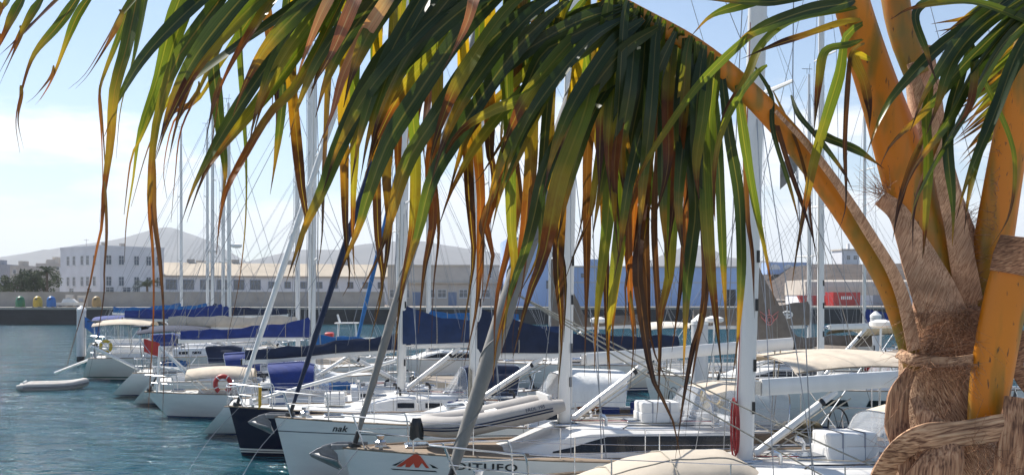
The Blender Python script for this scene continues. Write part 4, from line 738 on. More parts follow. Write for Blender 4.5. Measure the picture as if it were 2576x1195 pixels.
def flag(at_, w_, h_, label, ms, pole=1.2, rz=0.0, sag=0.15):
    o = thing('flag', label, 'flag', at_, rz); pipe('staff',[(0,0,0),(0,0,pole)],0.012,'wire',o,5); n_ = 10
    for k, m_ in enumerate(ms):
        rows = [[(0.01+w_*i/n_, 0.05*math.sin(i*1.1), pole-0.02-h_*(k+j)/len(ms)-sag*i/n_*(1+0.2*j)) for i in range(n_+1)] for j in (0,1)]
        MB().grid(rows).build('cloth', m_, o, True)
flag(P(2003,462,35.6), 0.62, 0.75, 'grey courtesy flag flying left of the palm beside the big white mast', ['sail_grey','sail_grey'], 1.2, R(200), 0.55)
pipe('flag_halyard',[(3.05,-1.55,1.5),(3.3,-1.0,8.4),(4.1,-0.3,12.0)],0.008,'wire',c2[0],4)
flag(local(b9,11.8,0.9,1.2), 0.8, 0.6, 'small blue flag on a staff above the water by the mooring pile', ['bin_blue'], 2.3, R(10), 0.5)
flag(local(b8,11.2,0.9,1.1), 0.8, 0.6, 'red ensign on the stern of the yacht with the wide open stern', ['red'], 1.6, R(-10), 0.2)
flag(local(c8,3.6,-0.6,7.6), 0.45, 0.3, 'small red and white pennant seen between the palm fronds', ['red','plastic_white'], 0.5, R(20), 0.1)
# towels and ropes
def hung(b_, x, y, z, m_, label, w_=0.2, h_=0.5):
    o = thing('hanging_towel', label, 'towel', local(b_,x,y,z), b_[0].rotation_euler.z); rows = []
    for i in range(13):
        s_ = i/12-0.5; rows.append([(w_*(k/5-0.5)*(0.75+0.9*abs(s_))+0.03*math.sin(s_*6), 0.05*math.tanh(s_*14)+0.012*math.sin(k*2), -abs(s_)*2*h_*(1+0.08*math.sin(k*1.7))) for k in range(6)])
    MB().grid(rows).build('cloth', m_, o, True)
hung(b2, 1.42, -0.72, p2['fb']+0.66, 'black', 'dark towel hung over the bow rail of the DITUFO yacht', 0.22, 0.4)
def coil(b_, x, y, z, m_, label, r_=0.16):
    o = thing('rope_coil', label, 'rope', local(b_,x,y,z), b_[0].rotation_euler.z)
    for k in range(6): pipe('loop',[(0.03*math.sin(k),(r_*0.5+0.01*k)*math.cos(a),(r_*2.2+0.03*k)*math.sin(a)-r_*2) for a in [2*math.pi*j/18 for j in range(19)]],0.012,m_,o,4,True)
coil(b1, p1['mast']-0.19, -0.1, 2.75, 'rope_red', 'red halyard coil hanging on the mast of the nearest yacht'); coil(b3, 5.0-0.05, -0.16, 2.6, 'rope', 'pale rope coil on the mast of the yacht with the small black name'); coil(b4, 0.9, -0.5, 1.95, 'yellow', 'yellow rope coil on the bow rail of the navy yacht', 0.1)
def cushion(b_, x, y, z, label, m_='cloth_royal'):
    o = thing('cockpit_cushion', label, 'cushion', local(b_,x,y,z), b_[0].rotation_euler.z+0.1); MB().box((0,0,0.2),(0.5,0.12,0.4),0,0.04).build('pad',m_,o,True); MB().box((0,0.0,0.02),(0.5,0.45,0.06),0,0.02).build('seat_pad',m_,o,True)
cushion(b3, 8.6, -0.5, 1.45, 'left royal blue cockpit cushion behind the DITUFO boom'); cushion(b3, 9.4, -0.45, 1.45, 'right royal blue cockpit cushion behind the DITUFO boom'); cushion(b5, 9.0, 0.4, 1.1, 'bright blue cushion in the cockpit of the yacht with royal blue sprayhood', 'cloth_bright_blue')
# outboard on a stern rail, pods
def outboard(b_, x, y, z, label):
    o = thing('outboard_motor', label, 'outboard', local(b_,x,y,z), b_[0].rotation_euler.z); MB().box((0,0,0.55),(0.3,0.22,0.32),0,0.06).build('cowl','black',o,True); MB().box((0,0,0.12),(0.12,0.09,0.6),0,0.02).build('leg','house_grey',o); MB().tube([(0,0,-0.2),(0.12,0,-0.2)],[0.05,0.09],8).build('propeller','black',o)
outboard(b2, 11.9, -1.45, 1.6, 'black outboard motor clamped on the stern rail of the DITUFO yacht'); outboard(b9, 11.2, 1.2, 1.35, 'dark outboard motor on the stern rail near the yellow lifebuoy')
# beige cockpit tent on the classic sloop, dark gear along the near decks
canopy('cockpit_tent', b6[0], 1.6, 4.1, 0.95, 1.85, 0.42, 'cloth_beige', 0.1)
pipe('spinnaker_pole',[(0.7,-0.45,1.62),(4.75,-0.35,2.72)],0.05,'mast_white',b4[0],8,True)
def sail_bag(b_, x, y, z, L_, m_, label, r_=0.2):
    o = thing('sail_bag', label, 'bag', local(b_,x,y,z), b_[0].rotation_euler.z+0.15); n_ = 14; pts = [(L_*i/n_,0.04*math.sin(i),r_*0.8+0.03*math.sin(i*2.1)) for i in range(n_+1)]; MB().tube(pts,[r_*(0.35+0.65*math.sin(math.pi*min(1,max(0.06,i/n_)) if 0 < i < n_ else 0.1)**0.5)*(1+0.08*math.sin(i*2.7)) for i in range(n_+1)],10,True,1.2).build('bag',m_,o,True)
    for f_ in (0.3,0.7): MB().tube([(L_*f_-0.02,0,r_*0.8),(L_*f_+0.02,0,r_*0.8)],r_*1.06,10,True,1.2).build('strap','rope',o)
sail_bag(b3, 7.6, 0.8, 1.45, 1.5, 'orange', 'orange sail bag on the side deck behind the DITUFO boom'); sail_bag(b4, 6.2, -1.1, 1.3, 1.4, 'cloth_royal', 'royal blue sail bag on the side deck of the navy yacht'); sail_bag(c2, 8.6, -0.9, 1.65, 1.1, 'orange', 'orange bundle in the cockpit under the cream canopy'); sail_bag(b6, 6.6, -0.9, 0.95, 1.4, 'cloth_bright_blue', 'bright blue sail bag on the deck of the classic sloop'); sail_bag(b7, 6.3, 0.9, 1.15, 1.4, 'cloth_navy', 'navy sail bag on the side deck of the yacht beyond the classic sloop'); sail_bag(b8, 9.3, 0.9, 1.35, 1.2, 'cloth_bright_blue', 'blue bundle on the open stern yacht under its navy sunshade'); sail_bag(c5, 9.0, -1.0, 1.5, 1.0, 'red', 'red bundle in the cockpit of the yacht with tall taupe cover'); sail_bag(b2, 9.6, 0.75, 1.45, 1.1, 'cloth_brown', 'dark brown bundle in the cockpit of the DITUFO yacht')
for b_, col in ((b1,'orange'),(b2,'yellow'),(b3,'black'),(b4,'black'),(b5,'black'),(b6,'black'),(b7,'black')):       # vents and small deck gear
    rf = b_[2]
    for s_, u in ((0.45,0.35),(0.45,-0.35),(0.7,0.5)):
        q = rf(s_,u); v_ = MB().tube([q-Vector((0,0,0.02)),q+Vector((0,0,0.14)),q+Vector((-0.05,0,0.2)),q+Vector((-0.14,0,0.22))],[0.035,0.035,0.045,0.055],8).build('vent_cowl','black' if col == 'black' else 'steel',b_[0],True)
    pipe('boat_hook',[rf(0.35,0.62)+Vector((0,0,0.05)),rf(0.9,0.6)+Vector((0,0,0.05))],0.02,'teak' if col != 'black' else 'mast_alu',b_[0],6)
    for k in range(4):
        q = rf(0.94,-0.5+0.33*k); pipe('deck_line',[Vector((b_[1]['mast']+0.15,0.1*(k-1.5),rf(0.5,0).z+0.05)),q+Vector((0,0,0.05))],0.010,['rope','rope_red','rope','wire'][k],b_[0],4)
cl_ = Vector((0.35,0,1.9)).lerp(mp1(1.9+16.8*0.93-0.1),0.175)              # sheets from the clew of the grey furled sail
for yy, xx in ((-1.75,7.6),(1.75,7.6),(-1.6,6.4)): pipe('jib_sheet',crom([cl_+Vector((0.1,0,0)),cl_.lerp(Vector((xx,yy,1.55)),0.5)+Vector((0,0,-0.05)),(xx,yy,1.55)],8),0.013,'rope',b1[0],5)
outboard(c2, 11.3, -1.5, 1.75, 'black outboard motor on the stern rail under the cream canopy'); outboard(b3, 12.0, -1.4, 1.65, 'outboard motor on the stern rail of the yacht with the small black name')
for b_, xx in ((b2,10.4),(b3,10.6),(c2,9.9),(b4,10.0)):       # instrument pods, cockpit tables and flag poles that crowd the cockpits
    p_ = b_[1]; zc_ = sheer(p_,0.8); pipe('radar_post',[(p_['L']-0.25,0.9,zc_),(p_['L']-0.2,0.9,zc_+2.6)],0.03,'steel',b_[0],6); MB().box((xx-1.2,0,zc_+0.05),(0.9,0.3,0.5),0,0.03).build('cockpit_table','teak',b_[0]); MB().box((xx-0.3,-0.5,zc_+0.3),(0.3,0.35,0.28),0,0.04).build('instrument_pod','black',b_[0])
    mb = MB(); q = Vector((p_['L']-0.2,0.9,zc_+2.62)); mb.loft([[(q.x+r_*math.cos(a),q.y+r_*math.sin(a),q.z+z) for a in [2*math.pi*j/14 for j in range(14)]] for r_, z in ((0.18,-0.08),(0.26,-0.04),(0.26,0.05),(0.1,0.11))],True,True); mb.build('radar_dome','plastic_white',b_[0],True)
# A-frame on the classic sloop bow
o = b6[0]; mb = MB(); z6 = 0.95
for pts in (((0.5,-0.25,z6),(0.55,0,z6+1.75)),((0.5,0.25,z6),(0.55,0,z6+1.75)),((2.3,-0.75,z6-0.05),(0.55,0,z6+1.75)),((2.3,0.75,z6-0.05),(0.55,0,z6+1.75)),((0.52,-0.13,z6+0.95),(1.45,-0.36,z6+0.85)),((0.52,0.13,z6+0.95),(1.45,0.36,z6+0.85))): mb.tube(pts,0.035,6)
mb.build('bow_frame','plastic_white',o)
for b_, pr in ((b1,b1[1]),(b2,b2[1]),(b3,b3[1]),(b4,b4[1])):     # bow mooring lines
    z = pr['fb']; pipe('mooring_line',crom([(0.3,-0.2,z),(-0.4,-1.2,z-0.75),(-1.0,-2.5,-0.3)],10),0.010,'wire',b_[0],5)
# passerelle gangplanks and stern gear at the far left
for b_, k in ((b8,0),(b9,1)):
    L_ = b_[1]['L']; pipe('gangplank',[(L_-0.2,0.6,1.25),(L_+1.9,0.7,2.35 if k == 0 else 0.4)],0.07,'plastic_white',b_[0],4); pipe('stern_arch',crom([(L_-0.4,-1.3,1.2),(L_-0.3,-1.25,3.0),(L_-0.3,0,3.15),(L_-0.3,1.25,3.0),(L_-0.4,1.3,1.2)],16),0.03,'steel',b_[0],6)
    MB().box((L_-0.2,0.2,3.22),(0.7,1.5,0.04)).build('solar_panel','dark_window',b_[0])
# small motorboat in the far water
a = P(870,832,88); o = thing('motorboat', 'small white motorboat with red seat covers far out between the masts', 'motorboat', (a.x,a.y,0), R(5))
mb = MB(); mb.loft([[(x*3.2,-wd,0.95+0.1*x),(x*3.2,-wd*0.8,0.3),(x*3.2,0,-0.25),(x*3.2,wd*0.8,0.3),(x*3.2,wd,0.95+0.1*x)] for x, wd in ((-1,1.05),(-0.2,1.2),(0.5,0.95),(0.9,0.35),(1.05,0.03))],True,True); mb.build('hull','gelcoat',o,True)
MB().box((0.1,0,2.3),(2.0,1.7,0.1),0,0.04).build('hard_top','gelcoat',o)
for xx, yy in ((-0.7,0.7),(-0.7,-0.7),(0.9,0.65),(0.9,-0.65)): pipe('post',[(xx,yy,0.9),(xx*0.9,yy,2.28)],0.035,'plastic_white',o)
MB().box((0.8,0,1.25),(0.1,1.5,0.6)).build('windscreen','clear_vinyl',o); MB().box((-1.4,0,1.25),(0.7,1.4,0.5),0,0.08).build('seat','red',o,True); pipe('radar_arch',[(-0.5,-0.6,2.3),(-0.7,-0.5,3.0),(-0.7,0.5,3.0),(-0.5,0.6,2.3)],0.05,'plastic_white',o)
# ------------------------------------------------------------------ the coconut palm beside the camera
def leaf_mat(name, stops, trans=0.55, rib=(0.30,0.30,0.08), spots=0.0, tint=1.0):
    m = bpy.data.materials.new(name); m.use_nodes = True; t = m.node_tree; t.nodes.clear(); M[name] = m
    uv = N(t,'ShaderNodeUVMap'); sp = N(t,'ShaderNodeSeparateXYZ'); t.links.new(uv.outputs[0], sp.inputs[0]); oi = N(t,'ShaderNodeObjectInfo')
    tcd = N(t,'ShaderNodeTexCoord'); n = N(t,'ShaderNodeTexNoise'); n.inputs['Scale'].default_value = 9; n.inputs['Detail'].default_value = 4; t.links.new(tcd.outputs['Object'], n.inputs['Vector'])
    a = N(t,'ShaderNodeMath',operation='MULTIPLY_ADD'); a.inputs[1].default_value = 0.30; t.links.new(n.outputs[0],a.inputs[0]); t.links.new(sp.outputs[1],a.inputs[2])
    a2 = N(t,'ShaderNodeMath',operation='MULTIPLY_ADD'); a2.inputs[1].default_value = 0.24; t.links.new(oi.outputs['Random'],a2.inputs[0]); t.links.new(a.outputs[0],a2.inputs[2])
    a3 = N(t,'ShaderNodeMath',operation='SUBTRACT'); a3.inputs[1].default_value = 0.27; t.links.new(a2.outputs[0],a3.inputs[0])
    r = N(t,'ShaderNodeValToRGB'); t.links.new(a3.outputs[0],r.inputs[0]); e = r.color_ramp.elements
    while len(e) > 1: e.remove(e[-1])
    e[0].position = stops[0][0]; e[0].color = (*stops[0][1],1)
    for q, c_ in stops[1:]: k = e.new(q); k.color = (*c_,1)
    # lengthwise veins
    cmb = N(t,'ShaderNodeCombineXYZ'); mu = N(t,'ShaderNodeMath',operation='MULTIPLY'); mu.inputs[1].default_value = 26; t.links.new(sp.outputs[0],mu.inputs[0]); t.links.new(mu.outputs[0],cmb.inputs[0]); mv = N(t,'ShaderNodeMath',operation='MULTIPLY'); mv.inputs[1].default_value = 2.0; t.links.new(sp.outputs[1],mv.inputs[0]); t.links.new(mv.outputs[0],cmb.inputs[1]); t.links.new(oi.outputs['Random'],cmb.inputs[2])
    nv = N(t,'ShaderNodeTexNoise'); nv.inputs['Scale'].default_value = 1.0; nv.inputs['Detail'].default_value = 2; t.links.new(cmb.outputs[0],nv.inputs['Vector'])
    vr = N(t,'ShaderNodeMapRange'); vr.inputs[1].default_value = 0.3; vr.inputs[2].default_value = 0.7; vr.inputs[3].default_value = 0.72; vr.inputs[4].default_value = 1.2; t.links.new(nv.outputs[0],vr.inputs[0])
    mm = N(t,'ShaderNodeMix',data_type='RGBA',blend_type='MULTIPLY'); mm.inputs['Factor'].default_value = 1; t.links.new(r.outputs[0],mm.inputs['A']); t.links.new(vr.outputs[0],mm.inputs['B'])
    # pale midrib
    s1 = N(t,'ShaderNodeMath',operation='SUBTRACT'); s1.inputs[1].default_value = 0.5; t.links.new(sp.outputs[0],s1.inputs[0]); s2 = N(t,'ShaderNodeMath',operation='ABSOLUTE'); t.links.new(s1.outputs[0],s2.inputs[0]); s3 = N(t,'ShaderNodeMath',operation='LESS_THAN'); s3.inputs[1].default_value = 0.045; t.links.new(s2.outputs[0],s3.inputs[0]); s4 = N(t,'ShaderNodeMath',operation='MULTIPLY'); s4.inputs[1].default_value = 0.45; t.links.new(s3.outputs[0],s4.inputs[0])
    mr = N(t,'ShaderNodeMix',data_type='RGBA'); t.links.new(s4.outputs[0],mr.inputs['Factor']); t.links.new(mm.outputs['Result'],mr.inputs['A']); mr.inputs['B'].default_value = (*rib,1); col = mr.outputs['Result']
    if spots:
        ns = N(t,'ShaderNodeTexNoise'); ns.inputs['Scale'].default_value = 17; ns.inputs['Detail'].default_value = 1; t.links.new(tcd.outputs['Object'],ns.inputs['Vector']); g = N(t,'ShaderNodeMapRange'); g.inputs[1].default_value = 0.60; g.inputs[2].default_value = 0.68; g.inputs[4].default_value = spots; t.links.new(ns.outputs[0],g.inputs[0])
        ms = N(t,'ShaderNodeMix',data_type='RGBA'); t.links.new(g.outputs[0],ms.inputs['Factor']); t.links.new(col,ms.inputs['A']); ms.inputs['B'].default_value = (0.05,0.022,0.01,1); col = ms.outputs['Result']
    pb = N(t,'ShaderNodeBsdfPrincipled'); pb.inputs['Roughness'].default_value = 0.38; pb.inputs['Specular IOR Level'].default_value = 0.45; t.links.new(col,pb.inputs['Base Color'])
    tr = N(t,'ShaderNodeBsdfTranslucent'); sc_ = N(t,'ShaderNodeMix',data_type='RGBA',blend_type='MULTIPLY'); sc_.inputs['Factor'].default_value = 1; t.links.new(col,sc_.inputs['A']); sc_.inputs['B'].default_value = (1.55,1.4,0.55,1); t.links.new(sc_.outputs['Result'],tr.inputs[0])
    mxs = N(t,'ShaderNodeMixShader'); mxs.inputs[0].default_value = trans; t.links.new(pb.outputs[0],mxs.inputs[1]); t.links.new(tr.outputs[0],mxs.inputs[2]); o = N(t,'ShaderNodeOutputMaterial'); t.links.new(mxs.outputs[0],o.inputs[0])
GR = (0.028,0.050,0.016); LG = (0.075,0.11,0.018); YE = (0.38,0.24,0.02); OR = (0.15,0.052,0.013); BR = (0.050,0.021,0.012); DB = (0.032,0.015,0.009)
leaf_mat('leaf_green', [(0,GR),(0.55,GR),(0.72,LG),(0.84,(0.30,0.17,0.02)),(0.92,BR)], 0.42, (0.22,0.20,0.07))
leaf_mat('leaf_light', [(0,LG),(0.5,(0.11,0.16,0.025)),(0.68,(0.26,0.22,0.03)),(0.78,OR),(0.88,BR)], 0.55, (0.30,0.28,0.06))
leaf_mat('leaf_tip', [(0,GR),(0.22,LG),(0.42,(0.24,0.18,0.025)),(0.52,OR),(0.66,(0.22,0.07,0.018)),(0.85,BR)], 0.5, (0.30,0.18,0.05))
leaf_mat('leaf_gold', [(0,(0.16,0.17,0.02)),(0.2,(0.34,0.25,0.025)),(0.45,YE),(0.58,(0.35,0.17,0.02)),(0.7,BR),(0.9,DB)], 0.6, (0.40,0.30,0.06), 0.85)
leaf_mat('leaf_dry', [(0,(0.20,0.15,0.03)),(0.25,(0.16,0.07,0.02)),(0.6,BR),(0.9,DB)], 0.35, (0.24,0.12,0.05), 0.5)
leaf_mat('leaf_pale', [(0,(0.42,0.33,0.20)),(0.4,(0.46,0.26,0.15)),(0.7,(0.34,0.13,0.07)),(0.9,BR)], 0.3, (0.5,0.4,0.25))
KM = {'G':'leaf_green','L':'leaf_light','T':'leaf_tip','Y':'leaf_gold','B':'leaf_dry','P':'leaf_pale'}
WP = [(0,0.35),(0.08,0.75),(0.2,1.0),(0.5,1.0),(0.65,0.85),(0.76,0.58),(0.85,0.30),(0.92,0.14),(1,0.03)]
lrnd = random.Random(11)
WL = [(0,0.35),(0.06,0.75),(0.14,1.0),(0.27,0.88),(0.4,0.6),(0.52,0.38),(0.66,0.2),(0.82,0.10),(1,0.03)]
def leaflet(pts3, width, kind, parent, loc0, tw=None, name='leaflet', prof=None):
    n = 22; c_ = crom(pts3, n); tw0 = lrnd.uniform(-0.65,0.65) if tw is None else tw; tw1 = lrnd.uniform(-0.5,0.5); fold = lrnd.uniform(0.10,0.28); wph = lrnd.uniform(0,6); mb = MB(); uvs = []
    for i, p in enumerate(c_):
        s_ = i/(n-1); t_ = (c_[min(n-1,i+1)]-c_[max(0,i-1)]).normalized(); vw = Vector((0,1,0)); sd_ = t_.cross(vw); sd_ = sd_.normalized() if sd_.length > 1e-5 else Vector((1,0,0)); nm = sd_.cross(t_); a = tw0+tw1*(s_-0.3)+0.12*math.sin(s_*7+wph)
        sv_ = sd_*math.cos(a)+nm*math.sin(a); nn_ = nm*math.cos(a)-sd_*math.sin(a); w_ = width*pw(prof or WP,s_)*(1+0.06*math.sin(s_*19+wph))/2
        mb.vs([p-sv_*w_-nn_*fold*w_, p-sv_*w_*0.5-nn_*fold*w_*0.35, p+nn_*fold*w_*0.3, p+sv_*w_*0.5-nn_*fold*w_*0.35, p+sv_*w_-nn_*fold*w_])
        uvs += [(u,s_) for u in (0,0.25,0.5,0.75,1)]
    for i in range(n-1):
        for j in range(4): k = i*5+j; mb.face((k,k+1,k+6,k+5))
    mb.v = [tuple(Vector(v)-loc0) for v in mb.v]; me = mb.mesh(name, KM[kind], 'all', False); ul = me.uv_layers.new(name='UVMap')
    for lp in me.loops: ul.data[lp.index].uv = uvs[lp.vertex_index]
    return obj(name, me, parent)
PB = Vector((P(2385,900,4.4).x, 4.4, 3.0))
palm = thing('coconut_palm', 'coconut palm with orange leaf stalks and fibrous trunk in the right foreground', 'palm', PB)
def fib_mat(name, c1, c2, sx, ang=0.0, bump=0.8, dist=0.008, rough=0.85, dark=(0.13,0.06,0.035)):
    m = bpy.data.materials.new(name); m.use_nodes = True; t = m.node_tree; b = t.nodes['Principled BSDF']; M[name] = m; c_ = N(t,'ShaderNodeTexCoord'); m0 = N(t,'ShaderNodeMapping'); m0.inputs['Rotation'].default_value = (0,ang,0); t.links.new(c_.outputs['Object'],m0.inputs[0]); mp_ = N(t,'ShaderNodeMapping'); mp_.inputs['Scale'].default_value = sx; t.links.new(m0.outputs[0],mp_.inputs[0])
    n = N(t,'ShaderNodeTexNoise'); n.inputs['Scale'].default_value = 1; n.inputs['Detail'].default_value = 5; n.inputs['Distortion'].default_value = 0.5; t.links.new(mp_.outputs[0],n.inputs['Vector']); n2 = N(t,'ShaderNodeTexNoise'); n2.inputs['Scale'].default_value = 9; n2.inputs['Detail'].default_value = 5; t.links.new(c_.outputs['Object'],n2.inputs['Vector'])
    r = N(t,'ShaderNodeValToRGB'); t.links.new(n.outputs[0],r.inputs[0]); e = r.color_ramp.elements; e[0].position = 0.36; e[0].color = (*dark,1); e[1].position = 0.52; e[1].color = (*c1,1); k = e.new(0.7); k.color = (*c2,1)
    mx = N(t,'ShaderNodeMix',data_type='RGBA',blend_type='MULTIPLY'); mx.inputs['Factor'].default_value = 0.8; t.links.new(r.outputs[0],mx.inputs['A']); rr = N(t,'ShaderNodeMapRange'); rr.inputs[1].default_value = 0.3; rr.inputs[2].default_value = 0.7; rr.inputs[3].default_value = 0.5; rr.inputs[4].default_value = 1.25; t.links.new(n2.outputs[0],rr.inputs[0]); t.links.new(rr.outputs[0],mx.inputs['B']); t.links.new(mx.outputs['Result'],b.inputs['Base Color']); b.inputs['Roughness'].default_value = rough
    bp = N(t,'ShaderNodeBump'); bp.inputs['Strength'].default_value = bump; bp.inputs['Distance'].default_value = dist; t.links.new(n.outputs[0],bp.inputs['Height']); t.links.new(bp.outputs[0],b.inputs['Normal'])
fib_mat('fibre_sheath', (0.44,0.26,0.15), (0.64,0.45,0.30), (210,210,14), R(28))
fib_mat('fibre_sheath_up', (0.52,0.31,0.19), (0.66,0.44,0.29), (230,230,9), R(-24), 0.3, 0.006, 0.85, (0.30,0.16,0.09))
fib_mat('fibre_mat_dark', (0.34,0.17,0.09), (0.52,0.31,0.18), (40,40,220), R(14))
fib_mat('dry_strap', (0.44,0.26,0.15), (0.60,0.41,0.26), (9,80,110), R(10), 0.5)
fib_mat('dry_strap_v', (0.40,0.21,0.115), (0.56,0.35,0.21), (120,120,8), R(-5), 0.5)
# stalk material: orange skin, greener towards the base, dark scars
m = bpy.data.materials.new('leaf_stalk'); m.use_nodes = True; t = m.node_tree; b = t.nodes['Principled BSDF']; M['leaf_stalk'] = m; uv = N(t,'ShaderNodeUVMap'); sp = N(t,'ShaderNodeSeparateXYZ'); t.links.new(uv.outputs[0],sp.inputs[0])
c_ = N(t,'ShaderNodeTexCoord'); n = N(t,'ShaderNodeTexNoise'); n.inputs['Scale'].default_value = 6; n.inputs['Detail'].default_value = 5; t.links.new(c_.outputs['Object'],n.inputs['Vector']); a = N(t,'ShaderNodeMath',operation='MULTIPLY_ADD'); a.inputs[1].default_value = 0.5; t.links.new(n.outputs[0],a.inputs[0]); t.links.new(sp.outputs[1],a.inputs[2])
r = N(t,'ShaderNodeValToRGB'); t.links.new(a.outputs[0],r.inputs[0]); e = r.color_ramp.elements; e[0].position = 0.2; e[0].color = (0.15,0.16,0.025,1); e[1].position = 0.42; e[1].color = (0.54,0.17,0.002,1); k = e.new(0.72); k.color = (0.58,0.19,0.003,1); k = e.new(0.98); k.color = (0.52,0.17,0.004,1)
mp_ = N(t,'ShaderNodeMapping'); mp_.inputs['Scale'].default_value = (60,60,14); t.links.new(c_.outputs['Object'],mp_.inputs[0]); n2 = N(t,'ShaderNodeTexNoise'); n2.inputs['Scale'].default_value = 1; n2.inputs['Detail'].default_value = 3; t.links.new(mp_.outputs[0],n2.inputs['Vector']); g = N(t,'ShaderNodeMapRange'); g.inputs[1].default_value = 0.64; g.inputs[2].default_value = 0.72; t.links.new(n2.outputs[0],g.inputs[0]); mx = N(t,'ShaderNodeMix',data_type='RGBA'); t.links.new(g.outputs[0],mx.inputs['Factor']); t.links.new(r.outputs[0],mx.inputs['A']); mx.inputs['B'].default_value = (0.07,0.03,0.012,1); t.links.new(mx.outputs['Result'],b.inputs['Base Color']); b.inputs['Roughness'].default_value = 0.42
gs = N(t,'ShaderNodeTexNoise'); gm = N(t,'ShaderNodeMapping'); gm.inputs['Scale'].default_value = (16,16,1.6); t.links.new(c_.outputs['Object'],gm.inputs[0]); gs.inputs['Scale'].default_value = 1; gs.inputs['Detail'].default_value = 2; t.links.new(gm.outputs[0],gs.inputs['Vector']); gr = N(t,'ShaderNodeMapRange'); gr.inputs[1].default_value = 0.47; gr.inputs[2].default_value = 0.66; gr.inputs[4].default_value = 0.75; t.links.new(gs.outputs[0],gr.inputs[0]); gx = N(t,'ShaderNodeMix',data_type='RGBA'); t.links.new(gr.outputs[0],gx.inputs['Factor']); t.links.new(mx.outputs['Result'],gx.inputs['A']); gx.inputs['B'].default_value = (0.15,0.125,0.012,1); t.links.new(gx.outputs['Result'],b.inputs['Base Color'])
def stalk(name, pts, wpx, parent, m_='leaf_stalk', n=30, flat=0.55):
    """pts: (x, y, d) of the stalk's centre line, wpx: widths in picture units at the same knots."""
    p3 = [P(*q) for q in pts]; ws = [w_/F*q[2]/2 for w_, q in zip(wpx,pts)]; c_ = crom(p3,n); wt = [(i/(len(ws)-1), w_) for i, w_ in enumerate(ws)]; mb = MB(); uvs = []; k_ = 14
    for i, p in enumerate(c_):
        s_ = i/(n-1); t_ = (c_[min(n-1,i+1)]-c_[max(0,i-1)]).normalized(); sd_ = t_.cross(Vector((0,1,0))).normalized(); nm = sd_.cross(t_); w_ = pw(wt,s_); ring = []
        for j in range(k_):
            an = 2*math.pi*j/k_; ca, sa = math.cos(an), math.sin(an); gro = 1-0.45*max(0,math.cos(an-math.pi*0.5))**6      # shallow channel
            ring.append(p+sd_*ca*w_+nm*sa*w_*flat*gro-PB); uvs.append((j/k_,s_))
        mb.vs(ring)
    for i in range(n-1):
        for j in range(k_): q = (j+1)%k_; mb.face((i*k_+j,i*k_+q,(i+1)*k_+q,(i+1)*k_+j))
    mb.face(list(reversed(range(k_)))); mb.face([(n-1)*k_+j for j in range(k_)]); me = mb.mesh(name, m_, 'all', True); ul = me.uv_layers.new(name='UVMap')
    for lp in me.loops: ul.data[lp.index].uv = uvs[lp.vertex_index]
    return obj(name, me, parent)
def ringcol(rows, name, m_, parent, dd=0.8, n=28, wob=0.02, closed=True):
    """column through (x, y, width px, d) rows, roughly round."""
    mb = MB(); rg = []
    for i, (x, y, w_, d) in enumerate(rows):
        c_ = P(x,y,d); r_ = w_/F*d/2; rg.append([c_+Vector((r_*math.cos(a),r_*dd*math.sin(a),0))*(1+wob*math.sin(3*a+i*1.3)+wob*0.6*math.sin(7*a+i))-PB for a in [2*math.pi*j/n for j in range(n)]])
    mb.loft(rg,True,True); return mb.build(name,m_,parent,True)
D0 = 4.42
ringcol([(2420,1590,300,D0),(2415,1400,290,D0),(2400,1250,285,D0),(2385,1180,275,D0),(2372,1080,232,D0),(2366,1000,204,D0),(2362,930,196,D0),(2366,905,205,D0),(2380,850,196,D0),(2384,790,190,D0)], 'trunk', 'fibre_sheath', palm)
ringcol([(2384,800,172,D0),(2385,740,170,D0),(2382,660,168,D0),(2370,580,160,D0),(2352,500,140,D0),(2345,420,110,D0),(2335,330,90,D0+0.03),(2322,220,84,D0+0.05),(2308,120,78,D0+0.06)], 'fibre_sheath', 'fibre_sheath_up', palm, 0.7)
ringcol([(2372,925,212,D0),(2374,895,212,D0),(2380,850,204,D0),(2386,800,200,D0),(2388,778,196,D0),(2388,770,176,D0)], 'fibre_wrap', 'fibre_mat_dark', palm, 0.8, 28, 0.012)
def strap(pts, wpx, m_, name, th=0.012, twist=0.0, curl=0.15):
    p3 = crom([P(*q) for q in pts],26); mb = MB(); rows = []
    for i, p in enumerate(p3):
        s_ = i/25; t_ = (p3[min(25,i+1)]-p3[max(0,i-1)]).normalized(); sd_ = t_.cross(Vector((0,1,0))).normalized(); nm = sd_.cross(t_); w_ = pw([(k/(len(wpx)-1),x) for k, x in enumerate(wpx)],s_)/F*4.3/2; a = twist*s_; u = sd_*math.cos(a)+nm*math.sin(a); v = nm*math.cos(a)-sd_*math.sin(a)
        rows.append([p+u*w_*f_+v*(curl*w_*f_*f_+0.004*math.sin(s_*21+f_*4))-PB for f_ in (-1,-0.6,-0.2,0.2,0.6,1)]+[p+u*w_*f_+v*(curl*w_*f_*f_-th)-PB for f_ in (1,0.6,0.2,-0.2,-0.6,-1)])
    return mb.loft(rows,True,True).build(name,m_,palm,True)
